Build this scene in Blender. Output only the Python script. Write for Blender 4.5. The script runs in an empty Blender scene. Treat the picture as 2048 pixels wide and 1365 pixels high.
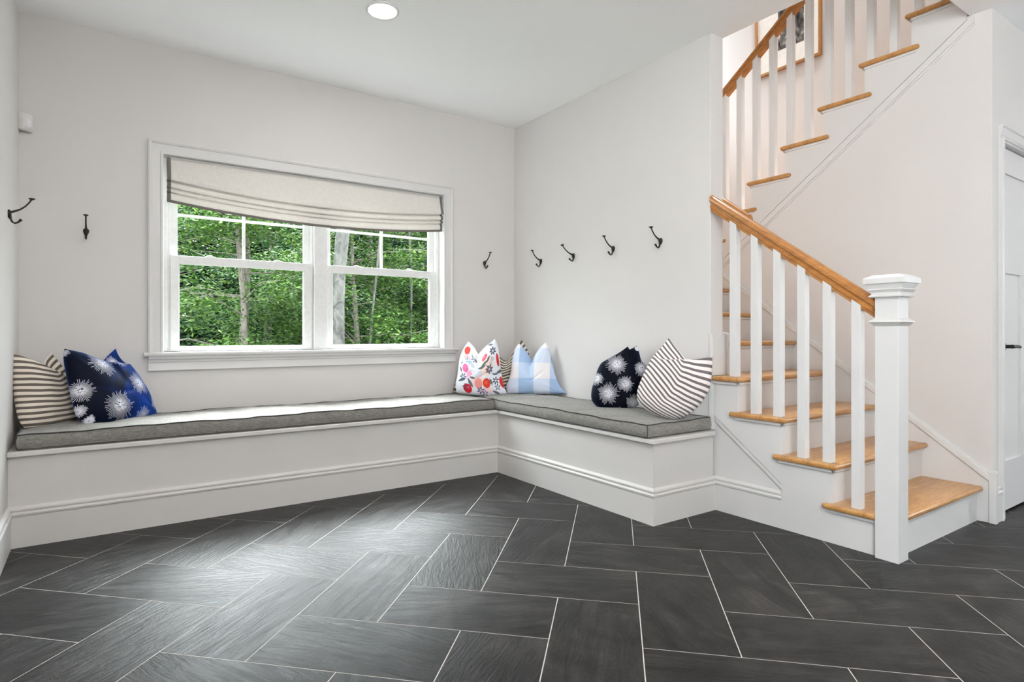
import bpy, bmesh, math, random
import numpy as np
from mathutils import Vector, Matrix

# ------------------------------------------------------------------ camera, world, light, exposure
SC = bpy.context.scene
COL = SC.collection
F_PX, YAW, HY, PXC = 1188.2, 0.59657, 666.3, 1003.3
cam_d = bpy.data.cameras.new('camera')
cam = bpy.data.objects.new('camera', cam_d); COL.objects.link(cam)
cam.location = (-2.371, -3.544, 1.0)
cam.rotation_euler = (math.pi/2, 0, -YAW)
cam_d.sensor_fit = 'HORIZONTAL'; cam_d.sensor_width = 36.0
cam_d.lens = F_PX*36.0/2048
cam_d.shift_x = (1024-PXC)/2048
cam_d.shift_y = (HY-682.5)/2048
cam_d.clip_start = 0.02; cam_d.clip_end = 200
SC.camera = cam

SKY = 13.0
world = bpy.data.worlds.new('overcast_sky'); SC.world = world
world.use_nodes = True
_bg = world.node_tree.nodes['Background']
_nt = world.node_tree                                            # overcast sky: brighter overhead than at the horizon
_tc = _nt.nodes.new('ShaderNodeTexCoord'); _sp = _nt.nodes.new('ShaderNodeSeparateXYZ'); _nt.links.new(_tc.outputs['Generated'], _sp.inputs[0])
_mr = _nt.nodes.new('ShaderNodeMapRange'); _mr.inputs['From Min'].default_value = 0; _mr.inputs['From Max'].default_value = .75
_mr.inputs['To Min'].default_value = SKY*.3; _mr.inputs['To Max'].default_value = SKY
_nt.links.new(_sp.outputs[2], _mr.inputs[0]); _nt.links.new(_mr.outputs[0], _bg.inputs[1])
_bg.inputs[0].default_value = (0.88, 0.95, 1.0, 1)
sun_d = bpy.data.lights.new('sun', 'SUN'); sun_d.energy = 18.0; sun_d.angle = math.radians(38); sun_d.color = (.94, .97, 1.0)
sun = bpy.data.objects.new('sun', sun_d); COL.objects.link(sun)
sun.rotation_euler = (math.radians(-38), 0, math.radians(-17))       # veiled sun beyond the woods, shining in through the window
LAMP = 112.0                                                      # radiance of the recessed ceiling lamps
SC.view_settings.view_transform = 'Standard'; SC.view_settings.look = 'None'
SC.view_settings.gamma = 1; SC.view_settings.use_curve_mapping = False
SC.view_settings.exposure = 0.70
SC.cycles.use_denoising = True
SC.cycles.max_bounces = 12; SC.cycles.diffuse_bounces = 8; SC.cycles.transparent_max_bounces = 12
SC.cycles.sample_clamp_indirect = 6.0
SC.cycles.caustics_reflective = False; SC.cycles.caustics_refractive = False
def portal(loc, rot, sx, sy):
    d = bpy.data.lights.new('daylight_portal', 'AREA'); d.shape = 'RECTANGLE'; d.size = sx; d.size_y = sy
    d.cycles.is_portal = True
    o = bpy.data.objects.new('daylight_portal', d); COL.objects.link(o)
    o.location = loc; o.rotation_euler = rot
# portals only steer the sampling of sky light through the openings (they give no light themselves)
portal((-1.10, .69, 1.42), (-math.pi/2, 0, 0), 1.95, 1.25)
portal((-2.88, -5.15, 1.22), (math.pi/2, 0, -math.pi/2), 1.7, 2.3)
portal((4.17, -4.6, 1.6), (math.pi/2, 0, math.pi/2), 1.4, 1.4)
portal((1.975, .69, 3.85), (-math.pi/2, 0, 0), .85, 1.5)

# ------------------------------------------------------------------ helpers
class MB:
    def __init__(s): s.v = []; s.f = []
    def box(s, x0, x1, y0, y1, z0, z1):
        b = len(s.v)
        s.v += [(x0,y0,z0),(x1,y0,z0),(x1,y1,z0),(x0,y1,z0),(x0,y0,z1),(x1,y0,z1),(x1,y1,z1),(x0,y1,z1)]
        s.f += [tuple(b+i for i in q) for q in ((0,3,2,1),(4,5,6,7),(0,1,5,4),(1,2,6,5),(2,3,7,6),(3,0,4,7))]
        return s
    def prism(s, pts, axis, a0, a1):
        """pts: 2D polygon; axis 0: (y,z) extruded in x, 1: (x,z) in y, 2: (x,y) in z"""
        n = len(pts); b = len(s.v)
        for a in (a0, a1):
            for p, q in pts:
                s.v.append((a,p,q) if axis == 0 else (p,a,q) if axis == 1 else (p,q,a))
        s.f.append(tuple(b+i for i in range(n))); s.f.append(tuple(b+n+i for i in reversed(range(n))))
        for i in range(n):
            j = (i+1) % n; s.f.append((b+i, b+n+i, b+n+j, b+j))
        return s
    def sweep(s, prof, path):
        """prof: (offset to the right of the path, height) closed outline; path: xy points; mitred"""
        n = len(prof); b = len(s.v); m = len(path)
        P = [Vector(p) for p in path]
        for i in range(m):
            d0 = (P[i]-P[i-1]).normalized() if i else None
            d1 = (P[i+1]-P[i]).normalized() if i < m-1 else None
            if d0 is None: d0 = d1
            if d1 is None: d1 = d0
            n0 = Vector((d0.y, -d0.x)); n1 = Vector((d1.y, -d1.x))
            k = (n0+n1); k = k / max(1e-6, (1+n0.dot(n1)))
            for o, z in prof:
                q = P[i]+k*o; s.v.append((q.x, q.y, z))
        for i in range(m-1):
            for j in range(n):
                jj = (j+1) % n
                s.f.append((b+i*n+j, b+i*n+jj, b+(i+1)*n+jj, b+(i+1)*n+j))
        s.f.append(tuple(b+j for j in range(n))); s.f.append(tuple(b+(m-1)*n+j for j in reversed(range(n))))
        return s
    def loft(s, rings, cap=True):
        b = len(s.v); n = len(rings[0])
        for r in rings: s.v += [tuple(p) for p in r]
        for i in range(len(rings)-1):
            for j in range(n):
                jj = (j+1) % n
                s.f.append((b+i*n+j, b+i*n+jj, b+(i+1)*n+jj, b+(i+1)*n+j))
        if cap:
            s.f.append(tuple(b+j for j in reversed(range(n)))); s.f.append(tuple(b+(len(rings)-1)*n+j for j in range(n)))
        return s
    def tube(s, pts, radii, seg=12):
        P = [Vector(p) for p in pts]; rings = []; ref = None
        for i, p in enumerate(P):
            d = (P[min(i+1, len(P)-1)]-P[max(i-1, 0)]).normalized()
            if ref is None: ref = d.orthogonal().normalized()
            ref = (ref - d*ref.dot(d)).normalized(); bn = d.cross(ref)
            r = radii[i] if isinstance(radii, (list, tuple)) else radii
            rings.append([p+(ref*math.cos(t)+bn*math.sin(t))*r for t in (2*math.pi*k/seg for k in range(seg))])
        return s.loft(rings)
    def lathe(s, prof, c, axis='Z', seg=40):
        """prof: (r, h) from one end to the other"""
        rings = []
        for r, h in prof:
            ring = []
            for k in range(seg):
                t = 2*math.pi*k/seg; a, b2 = r*math.cos(t), r*math.sin(t)
                ring.append({'Z': (c[0]+a, c[1]+b2, c[2]+h), 'Y': (c[0]+a, c[1]+h, c[2]+b2), 'X': (c[0]+h, c[1]+a, c[2]+b2)}[axis])
            rings.append(ring)
        return s.loft(rings)
    def square_stack(s, cx, cy, prof):
        """prof: (half width, z): a stack of square sections"""
        return s.loft([[(cx-h,cy-h,z),(cx+h,cy-h,z),(cx+h,cy+h,z),(cx-h,cy+h,z)] for h, z in prof])

def finish(me, mat, smooth, sharp=35):
    if mat is not None: me.materials.append(mat)
    bm = bmesh.new(); bm.from_mesh(me)
    bmesh.ops.recalc_face_normals(bm, faces=bm.faces)
    if smooth:
        lim = math.radians(sharp)
        for f in bm.faces: f.smooth = True
        for e in bm.edges:
            if len(e.link_faces) == 2 and e.calc_face_angle(0) > lim: e.smooth = False
    bm.to_mesh(me); bm.free()

def mesh_obj(name, verts, faces, mat, parent=None, smooth=False, bevel=0, seg=2, sharp=35, origin=None):
    V = np.array([tuple(v) for v in verts], dtype=float)
    lo, hi = V.min(0), V.max(0)
    o0 = Vector(origin) if origin is not None else Vector(((lo[0]+hi[0])/2, (lo[1]+hi[1])/2, lo[2]))
    V = V - np.array(o0)
    me = bpy.data.meshes.new(name); me.from_pydata(V.tolist(), [], faces); me.update()
    finish(me, mat, smooth or bevel > 0, sharp)
    ob = bpy.data.objects.new(name, me); COL.objects.link(ob)
    if parent is not None:
        ob.parent = parent; w = Vector((0,0,0)); p = parent
        while p is not None: w += p.location; p = p.parent
        ob.location = o0 - w
    else: ob.location = o0
    if bevel > 0:
        m = ob.modifiers.new('bevel', 'BEVEL'); m.width = bevel; m.segments = seg; m.limit_method = 'ANGLE'
        m.angle_limit = math.radians(40); m.harden_normals = False
    return ob
def obj(name, mb, mat, parent=None, **k): return mesh_obj(name, mb.v, mb.f, mat, parent, **k)
def tag(o, label=None, cat=None, group=None, kind=None):
    if label: o['label'] = label
    if cat: o['category'] = cat
    if group: o['group'] = group
    if kind: o['kind'] = kind
    return o
def struct(name, mb, mat, label=None, **k):
    o = obj(name, mb, mat, **k); o['kind'] = 'structure'
    if label: o['label'] = label
    return o
def empty(name, loc):
    o = bpy.data.objects.new(name, None); COL.objects.link(o); o.location = loc; o.empty_display_size = .1
    return o

# ------------------------------------------------------------------ materials
def new_mat(name):
    m = bpy.data.materials.new(name); m.use_nodes = True
    nt = m.node_tree; return m, nt, nt.nodes['Principled BSDF']
def node(nt, t, **k):
    n = nt.nodes.new(t)
    for a, v in k.items(): setattr(n, a, v)
    return n
def lin(c):
    return tuple(((x/255)/12.92 if x/255 <= .04045 else ((x/255+.055)/1.055)**2.4) for x in c)
def bump(nt, b, height, strength, dist=.01):
    n = node(nt, 'ShaderNodeBump'); n.inputs['Strength'].default_value = strength; n.inputs['Distance'].default_value = dist
    nt.links.new(height, n.inputs['Height']); nt.links.new(n.outputs[0], b.inputs['Normal']); return n
def noise(nt, vec, scale, detail=4, rough=.5, dist=0):
    n = node(nt, 'ShaderNodeTexNoise'); n.inputs['Scale'].default_value = scale; n.inputs['Detail'].default_value = detail
    n.inputs['Roughness'].default_value = rough; n.inputs['Distortion'].default_value = dist
    if vec is not None: nt.links.new(vec, n.inputs['Vector'])
    return n
def ramp(nt, fac, stops):
    r = node(nt, 'ShaderNodeValToRGB'); e = r.color_ramp.elements
    while len(e) < len(stops): e.new(0.5)
    for i, (p, c) in enumerate(stops):
        e[i].position = p; e[i].color = (*c, 1)
    nt.links.new(fac, r.inputs[0]); return r
def coords(nt, kind='Object', scale=(1,1,1)):
    t = node(nt, 'ShaderNodeTexCoord'); m = node(nt, 'ShaderNodeMapping'); m.inputs['Scale'].default_value = scale
    nt.links.new(t.outputs[kind], m.inputs['Vector']); return m.outputs[0]
def paint(name, col, rough=.6, var=.02, bumps=.05, scale=3):
    m, nt, b = new_mat(name)
    g = node(nt, 'ShaderNodeNewGeometry')
    n = noise(nt, g.outputs['Position'], scale, 3)
    r = ramp(nt, n.outputs[0], [(.3, [c*(1-var) for c in col]), (.7, [min(1, c*(1+var)) for c in col])])
    nt.links.new(r.outputs[0], b.inputs['Base Color'])
    b.inputs['Roughness'].default_value = rough; b.inputs['Specular IOR Level'].default_value = .3
    n2 = noise(nt, g.outputs['Position'], 220, 2)
    bump(nt, b, n2.outputs[0], bumps, .002)
    return m
def plain(name, col, rough=.5, metal=0, spec=.5):
    m, nt, b = new_mat(name)
    g = node(nt, 'ShaderNodeNewGeometry'); n = noise(nt, g.outputs['Position'], 40, 2)
    r = ramp(nt, n.outputs[0], [(.3, [c*.96 for c in col]), (.7, [min(1, c*1.04) for c in col])])
    nt.links.new(r.outputs[0], b.inputs['Base Color'])
    b.inputs['Roughness'].default_value = rough; b.inputs['Metallic'].default_value = metal; b.inputs['Specular IOR Level'].default_value = spec
    return m
def wood(name, dark, light, scale, rough=.34):
    """scale: stretch of the grain, small along the grain"""
    m, nt, b = new_mat(name)
    v = coords(nt, 'Object', scale)
    n = noise(nt, v, 6, 6, .6, .9); n2 = noise(nt, v, 38, 4, .6)
    mx = node(nt, 'ShaderNodeMix', data_type='FLOAT'); mx.inputs[0].default_value = .45
    nt.links.new(n.outputs[0], mx.inputs[2]); nt.links.new(n2.outputs[0], mx.inputs[3])
    r = ramp(nt, mx.outputs[0], [(.34, dark), (.5, [(a+c)/2 for a, c in zip(dark, light)]), (.64, light)])
    nt.links.new(r.outputs[0], b.inputs['Base Color']); b.inputs['Roughness'].default_value = rough
    b.inputs['Coat Weight'].default_value = .25; b.inputs['Coat Roughness'].default_value = .18
    bump(nt, b, n2.outputs[0], .12, .002)
    return m
def fabric(name, colfn, rough=.9, weave=900, strength=.25, sheen=.2, wr=0):
    m, nt, b = new_mat(name)
    colfn(nt, b)
    b.inputs['Roughness'].default_value = rough; b.inputs['Sheen Weight'].default_value = sheen
    b.inputs['Specular IOR Level'].default_value = .15
    g = node(nt, 'ShaderNodeNewGeometry'); n = noise(nt, g.outputs['Position'], weave, 2)
    n3 = noise(nt, g.outputs['Position'], 9, 2, .5, .6)
    a = node(nt, 'ShaderNodeMath', operation='MULTIPLY_ADD'); nt.links.new(n3.outputs[0], a.inputs[0]); a.inputs[1].default_value = wr
    nt.links.new(n.outputs[0], a.inputs[2])
    bump(nt, b, a.outputs[0], strength, .003)
    return m

WALL = paint('wall_paint', lin((212,209,207)), .75, .012, .06)
CEIL = paint('ceiling_paint', lin((250,250,251)), .85, .008, .04)
TRIM = paint('trim_paint', lin((211,210,209)), .38, .01, .02)
BENCHP = paint('bench_paint', lin((206,203,200)), .42, .015, .03)
VINYL = plain('white_vinyl', lin((218,218,217)), .35)
BLACK = plain('black_iron', (.008,.008,.008), .42, .3)
OAK_X = wood('oak_tread', lin((156,106,54)), lin((206,156,94)), (.5, 4.5, 3))
OAK_Y = wood('oak_rail', lin((142,88,38)), lin((190,130,66)), (4.5, .5, 4.5), .3)
OAK_F = wood('oak_picture_frame', lin((150,100,50)), lin((190,138,80)), (5, 5, 5), .4)
SENSOR = plain('sensor_plastic', lin((214,212,208)), .35)
LENSP = plain('sensor_lens', lin((228,228,226)), .15)
TRIMGREY = None

def slate():
    m, nt, b = new_mat('slate_tile')
    t = node(nt, 'ShaderNodeTexCoord')
    m1 = node(nt, 'ShaderNodeMapping'); m1.inputs['Scale'].default_value = (1.0, 6.5, 1); nt.links.new(t.outputs['UV'], m1.inputs['Vector'])
    n1 = noise(nt, m1.outputs[0], 2.0, 7, .62, 1.6)
    n2 = noise(nt, t.outputs['UV'], 3.2, 4, .5, 2.4)
    n3 = noise(nt, t.outputs['UV'], 60, 5, .7)
    g = node(nt, 'ShaderNodeNewGeometry')
    mx = node(nt, 'ShaderNodeMix', data_type='FLOAT'); mx.inputs[0].default_value = .38
    nt.links.new(n1.outputs[0], mx.inputs[2]); nt.links.new(n2.outputs[0], mx.inputs[3])
    mx2 = node(nt, 'ShaderNodeMix', data_type='FLOAT'); mx2.inputs[0].default_value = .22
    nt.links.new(mx.outputs[0], mx2.inputs[2]); nt.links.new(n3.outputs[0], mx2.inputs[3])
    r = ramp(nt, mx2.outputs[0], [(.32, lin((8,8,8))), (.44, lin((20,19,19))), (.52, lin((36,35,34))), (.60, lin((54,52,50))), (.70, lin((90,86,82)))])
    hv = node(nt, 'ShaderNodeHueSaturation'); nt.links.new(r.outputs[0], hv.inputs['Color'])
    ma = node(nt, 'ShaderNodeMapRange'); ma.inputs['To Min'].default_value = .78; ma.inputs['To Max'].default_value = 1.18
    nt.links.new(g.outputs['Random Per Island'], ma.inputs[0]); nt.links.new(ma.outputs[0], hv.inputs['Value'])
    nt.links.new(hv.outputs[0], b.inputs['Base Color'])
    rr = node(nt, 'ShaderNodeMapRange'); rr.inputs['From Min'].default_value = .3; rr.inputs['From Max'].default_value = .7
    rr.inputs['To Min'].default_value = .36; rr.inputs['To Max'].default_value = .52
    nt.links.new(n1.outputs[0], rr.inputs[0]); nt.links.new(rr.outputs[0], b.inputs['Roughness'])
    b.inputs['Specular IOR Level'].default_value = .28
    # cleft relief: broad ridges plus fine grain
    n4 = noise(nt, m1.outputs[0], 4.5, 5, .6, 2.0)
    ad = node(nt, 'ShaderNodeMath', operation='MULTIPLY_ADD'); ad.inputs[1].default_value = .25
    nt.links.new(n3.outputs[0], ad.inputs[0]); nt.links.new(n4.outputs[0], ad.inputs[2])
    bump(nt, b, ad.outputs[0], .55, .006)
    return m
SLATE = slate()
GROUT = plain('light_grout', lin((204,200,193)), .8)

def glass_mat():
    m = bpy.data.materials.new('window_glass'); m.use_nodes = True; nt = m.node_tree; nt.nodes.clear()
    o = node(nt, 'ShaderNodeOutputMaterial'); tr = node(nt, 'ShaderNodeBsdfTransparent'); gl = node(nt, 'ShaderNodeBsdfGlossy')
    gl.inputs['Roughness'].default_value = .02; tr.inputs[0].default_value = (.96,.98,.97,1)
    fr = node(nt, 'ShaderNodeFresnel'); fr.inputs[0].default_value = 1.35; mx = node(nt, 'ShaderNodeMixShader')
    ml = node(nt, 'ShaderNodeMath', operation='MULTIPLY'); ml.inputs[1].default_value = .12; nt.links.new(fr.outputs[0], ml.inputs[0]); nt.links.new(ml.outputs[0], mx.inputs[0])
    nt.links.new(tr.outputs[0], mx.inputs[1]); nt.links.new(gl.outputs[0], mx.inputs[2])
    nt.links.new(mx.outputs[0], o.inputs[0]); return m
GLASS = glass_mat()
def emit(name, col, s):
    m = bpy.data.materials.new(name); m.use_nodes = True; nt = m.node_tree; nt.nodes.clear()
    o = node(nt, 'ShaderNodeOutputMaterial'); e = node(nt, 'ShaderNodeEmission'); e.inputs[0].default_value = (*col, 1); e.inputs[1].default_value = s
    nt.links.new(e.outputs[0], o.inputs[0]); return m
def upholstery(nt, b):
    v = coords(nt, 'Object', (1,1,1)); 
    a = noise(nt, coords(nt, 'Object', (30, 420, 420)), 1, 3); c = noise(nt, coords(nt, 'Object', (420, 30, 420)), 1, 3)
    mx = node(nt, 'ShaderNodeMix', data_type='FLOAT'); mx.inputs[0].default_value = .5
    nt.links.new(a.outputs[0], mx.inputs[2]); nt.links.new(c.outputs[0], mx.inputs[3])
    r = ramp(nt, mx.outputs[0], [(.36, lin((92,90,86))), (.62, lin((150,147,141)))])
    nt.links.new(r.outputs[0], b.inputs['Base Color'])
UPH = fabric('grey_linen_upholstery', upholstery, .85, 700, .3, .25)
PIPING = fabric('dark_grey_piping', lambda nt, b: b.inputs['Base Color'].__setattr__('default_value', (*lin((62,61,59)), 1)), .9)

def burst_group():
    g = bpy.data.node_groups.new('starburst', 'ShaderNodeTree')
    for nm in ('S', 'T', 'CX', 'CY', 'R', 'Seed'): g.interface.new_socket(nm, in_out='INPUT', socket_type='NodeSocketFloat')
    g.interface.new_socket('Mask', in_out='OUTPUT', socket_type='NodeSocketFloat')
    gi = g.nodes.new('NodeGroupInput'); go = g.nodes.new('NodeGroupOutput'); I = gi.outputs
    def M(op, a, b=None, c=None):
        n = g.nodes.new('ShaderNodeMath'); n.operation = op
        for k, v in enumerate((a, b, c)):
            if v is None: continue
            if isinstance(v, (int, float)): n.inputs[k].default_value = v
            else: g.links.new(v, n.inputs[k])
        return n.outputs[0]
    dx, dy = M('SUBTRACT', I['S'], I['CX']), M('SUBTRACT', I['T'], I['CY'])
    r = M('SQRT', M('ADD', M('MULTIPLY', dx, dx), M('MULTIPLY', dy, dy)))
    an = M('ADD', M('DIVIDE', M('ARCTAN2', dy, dx), 2*math.pi), .5)
    tot = None
    for ns, k0, k1, jl, w, beg in ((54, .0, 1.0, .36, .00075, .10), (34, .5, .44, .2, .0009, .0)):
        t = M('ADD', M('MULTIPLY', an, ns), k0)
        fr = M('ABSOLUTE', M('SUBTRACT', M('FRACT', t), .5)); ki = M('FLOOR', t)
        jit = M('FRACT', M('MULTIPLY', M('SINE', M('ADD', M('MULTIPLY', ki, 12.9898), I['Seed'])), 43758.5453))
        wd = M('MULTIPLY', M('MULTIPLY', fr, r), 2*math.pi/ns)
        lim = M('MULTIPLY', I['R'], M('SUBTRACT', k1, M('MULTIPLY', jit, jl)))
        b0 = M('MULTIPLY', I['R'], M('ADD', beg, M('MULTIPLY', M('FRACT', M('MULTIPLY', jit, 7.3)), .22)))
        m = M('MULTIPLY', M('MULTIPLY', M('LESS_THAN', wd, w), M('LESS_THAN', r, lim)), M('GREATER_THAN', r, b0))
        tot = m if tot is None else M('MAXIMUM', tot, m)
    tot = M('MAXIMUM', tot, M('LESS_THAN', r, M('MULTIPLY', I['R'], .09)))
    g.links.new(tot, go.inputs[0]); return g
BURST = burst_group()
def burst_velvet(name, base, sheen_col, tint, sheen, marks):
    """velvet with embroidered starbursts; the pattern lives in the pillow's own flat coordinates (metres)"""
    def fn(nt, b):
        u = node(nt, 'ShaderNodeUVMap', uv_map='flat'); s = node(nt, 'ShaderNodeSeparateXYZ'); nt.links.new(u.outputs[0], s.inputs[0])
        tot = None
        for q, (cx, cy, R) in enumerate(marks):
            gn = node(nt, 'ShaderNodeGroup'); gn.node_tree = BURST
            nt.links.new(s.outputs[0], gn.inputs['S']); nt.links.new(s.outputs[1], gn.inputs['T'])
            gn.inputs['CX'].default_value = cx; gn.inputs['CY'].default_value = cy; gn.inputs['R'].default_value = R; gn.inputs['Seed'].default_value = q*7.1
            if tot is None: tot = gn.outputs[0]
            else:
                m = node(nt, 'ShaderNodeMath', operation='MAXIMUM'); nt.links.new(tot, m.inputs[0]); nt.links.new(gn.outputs[0], m.inputs[1]); tot = m.outputs[0]
        mx = node(nt, 'ShaderNodeMix', data_type='RGBA'); nt.links.new(tot, mx.inputs[0])
        nz = noise(nt, u.outputs[0], 5.5, 2, .5, 1.0); gx = node(nt, 'ShaderNodeMath', operation='MULTIPLY_ADD'); nt.links.new(s.outputs[0], gx.inputs[0]); gx.inputs[1].default_value = 1.1; nt.links.new(nz.outputs[0], gx.inputs[2]); rb = ramp(nt, gx.outputs[0], [(.58, base), (.98, sheen_col)]); nt.links.new(rb.outputs[0], mx.inputs[6]); mx.inputs[7].default_value = (*lin((222,224,234)), 1)  # velvet sheen put into the colour: bluer towards the right
        nt.links.new(mx.outputs[2], b.inputs['Base Color']); b.inputs['Sheen Tint'].default_value = (*tint, 1)
    m = fabric(name, fn, .5, 800, .2, sheen); b = m.node_tree.nodes['Principled BSDF']
    b.inputs['Sheen Roughness'].default_value = .35; b.inputs['Specular IOR Level'].default_value = .08
    return m
# ------------------------------------------------------------------ room shell
XL, XR, YB, YF, ZC = -2.72, 4.0, .515, -6.2, 2.71       # left wall, far right, back wall, wall behind the camera, ceiling
WX = .513                                               # face of the wall with the hooks
WY = -1.415                                             # its free end
SX = 1.515                                              # wall under the upper flight
T = .15

def floor():
    rnd = random.Random(5)
    Ta, Tb, ga, gb, g, dz = .3080, .2980, -2.247, .617, .0018, .0012
    s2 = math.sqrt(.5)
    tops = []
    def tile(a0, a1, b0, b1, along_a):
        c = [(a0+g, b0+g), (a1-g, b0+g), (a1-g, b1-g), (a0+g, b1-g)]
        xy = [((a+b)*s2, (a-b)*s2) for a, b in c]
        ox, oy = rnd.uniform(0, 40), rnd.uniform(0, 40)
        fl = rnd.choice((1, -1)); sk = rnd.uniform(-.5, .5)
        uv = [((a-a0)*fl+ox, (b-b0)*fl+oy) if along_a else ((b-b0)*fl+ox, (a-a0)*fl+oy) for a, b in c]
        uv = [(u*math.cos(sk)-v*math.sin(sk), u*math.sin(sk)+v*math.cos(sk)) for u, v in uv]
        tops.append((xy, uv))
    for j in range(-22, 34):
        for i in range(-24, 30):
            a0, b0 = ga+i*Ta, gb+j*Tb
            k = (i-j) % 4
            if k == 2: tile(a0, a0+Ta, b0, b0+2*Tb, False)      # lies across, cells j and j+1
            if k == 3: tile(a0, a0+2*Ta, b0, b0+Tb, True)       # lies along, rows i and i+1
    bm = bmesh.new(); uvl = bm.loops.layers.uv.new('UVMap')
    for xy, uv in tops:
        cx = sum(p[0] for p in xy)/4; cy = sum(p[1] for p in xy)/4
        if not (XL-.6 < cx < XR+.6 and YF-.6 < cy < YB+.6): continue
        vs = [bm.verts.new((x, y, 0)) for x, y in xy]; f = bm.faces.new(vs)
        for l, w in zip(f.loops, uv): l[uvl].uv = w
        f.material_index = 0
        lo = [bm.verts.new((x, y, -dz)) for x, y in xy]
        for q in range(4):
            r = (q+1) % 4; ff = bm.faces.new((vs[r], vs[q], lo[q], lo[r]))
            for l, w in zip(ff.loops, (uv[r], uv[q], uv[q], uv[r])): l[uvl].uv = w
    bmesh.ops.recalc_face_normals(bm, faces=bm.faces)
    for f in bm.faces:
        if abs(f.normal.z) > .9 and f.normal.z < 0: f.normal_flip()
    for co, no in (((XL-.02,0,0),(-1,0,0)), ((XR,0,0),(1,0,0)), ((0,YF,0),(0,-1,0)), ((0,YB+.02,0),(0,1,0))):
        bmesh.ops.bisect_plane(bm, geom=bm.verts[:]+bm.edges[:]+bm.faces[:], plane_co=co, plane_no=no, clear_outer=True)
    gv = [bm.verts.new(p) for p in ((XL-.02,YF,-dz*.6),(XR,YF,-dz*.6),(XR,YB+.02,-dz*.6),(XL-.02,YB+.02,-dz*.6))]
    f = bm.faces.new(gv); f.material_index = 1
    if f.normal.z < 0: f.normal_flip()
    gl = [bm.verts.new((v.co.x, v.co.y, -.12)) for v in gv]
    f = bm.faces.new(gl); f.material_index = 1
    me = bpy.data.meshes.new('floor'); bm.to_mesh(me); bm.free()
    me.materials.append(SLATE); me.materials.append(GROUT)
    o = bpy.data.objects.new('floor', me); COL.objects.link(o)
    tag(o, 'dark slate-look floor tiles in herringbone with pale grout lines', kind='structure')
floor()

WN = dict(x0=-2.05, x1=-.165, z0=.885, z1=2.062)         # rough opening of the window
sw = dict(x0=1.55, x1=2.4, z0=3.1, z1=4.6)               # unseen landing window, added to daylight the stairwell
mb = MB()                                                # back wall, with both openings
mb.box(XL-T, WN['x0']-.02, YB, YB+T, -.1, 3.0).box(WN['x0']-.02, WN['x1']+.02, YB, YB+T, -.1, WN['z0']-.028)
mb.box(WN['x0']-.02, WN['x1']+.02, YB, YB+T, WN['z1']+.02, 3.0).box(WN['x1']+.02, .57, YB, YB+T, -.1, 3.0)
struct('wall_back', mb, WALL, 'light grey wall with the double window')
mb = MB().box(.57, sw['x0'], YB, YB+T, -.1, 5.5).box(sw['x1'], 2.65, YB, YB+T, -.1, 5.5)
mb.box(sw['x0'], sw['x1'], YB, YB+T, -.1, sw['z0']).box(sw['x0'], sw['x1'], YB, YB+T, sw['z1'], 5.5)
mb.box(-1.6, .57, YB, YB+T, 3.0, 5.5)
struct('wall_stairwell_back', mb, WALL, 'stairwell wall above the landing')
mb = MB().prism([(WX,WY),(.626,WY),(.626,YB),(WX,YB)], 2, 0, ZC); struct('wall_right', mb, WALL, 'light grey wall with four black hooks, ending at the stairs', bevel=.004)
# wall below the upper flight: its top follows the stair stringer
def strz(y): return 2.703+.753*(-2.317-y)                # underside line of the upper stringer
mb = MB().prism([(YB,0),(YB,1.40),(-.60,1.40),(-2.3005,strz(-2.3005)),(-2.3005,ZC),(-2.41,ZC),(-2.41,0)], 0, SX, SX+.1)
struct('wall_stair', mb, WALL, 'light grey wall under the rising upper flight')
DX0, DX1, DZ = 1.70, 2.52, 2.03
mb = MB().box(SX+.1, DX0-.015, -2.41, -2.30, 0, ZC).box(DX1+.015, XR, -2.41, -2.30, 0, ZC).box(DX0-.015, DX1+.015, -2.41, -2.30, DZ+.015, ZC)
struct('wall_door', mb, WALL, 'pale wall around the white panel door')
mb = MB().box(2.5, 2.6, -4.0, YB, 0, 5.5); struct('wall_stairwell_right', MB().box(2.5, 2.6, -2.30, YB, 0, 3.0).box(2.5, 2.6, -4.0, YB, 3.0, 5.5), WALL, 'bright stairwell wall behind the upper balusters')
FW = dict(y0=-5.3, y1=-3.9, z0=.9, z1=2.3)  # unseen window, added to light the left wall
mb = MB().box(XR, XR+T, YF, FW['y0'], -.1, 3.0).box(XR, XR+T, FW['y1'], -2.30, -.1, 3.0).box(XR, XR+T, FW['y0'], FW['y1'], -.1, FW['z0']).box(XR, XR+T, FW['y0'], FW['y1'], FW['z1'], 3.0)
struct('wall_far_right', mb, WALL)
mb = MB().box(XR+.05, XR+.11, FW['y0'], FW['y0']+.06, .9, 2.3).box(XR+.05, XR+.11, FW['y1']-.06, FW['y1'], .9, 2.3).box(XR+.05, XR+.11, FW['y0'], FW['y1'], .9, .96).box(XR+.05, XR+.11, FW['y0'], FW['y1'], 2.24, 2.3)
struct('window_added_right', mb, VINYL)
struct('wall_rear', MB().box(XL-T, XR+T, YF-T, YF, -.1, 3.0), WALL)
# unseen glazed opening in the left wall, added for light from the left
GW = dict(y0=-6.0, y1=-4.3, z0=.05, z1=2.35)
mb = MB().box(XL-T, XL, YF, GW['y0'], -.1, 3.0).box(XL-T, XL, GW['y1'], YB, -.1, 3.0).box(XL-T, XL, GW['y0'], GW['y1'], -.1, GW['z0']).box(XL-T, XL, GW['y0'], GW['y1'], GW['z1'], 3.0)
struct('wall_left', mb, WALL, 'light grey wall at the left edge')
mb = MB()
for y in (-6.0, -5.18, -4.36): mb.box(XL-.11, XL-.05, y, y+.06, .05, 2.35)
mb.box(XL-.11, XL-.05, -6.0, -4.3, .05, .13).box(XL-.11, XL-.05, -6.0, -4.3, 2.27, 2.35)
struct('window_added_left', mb, VINYL)
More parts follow.
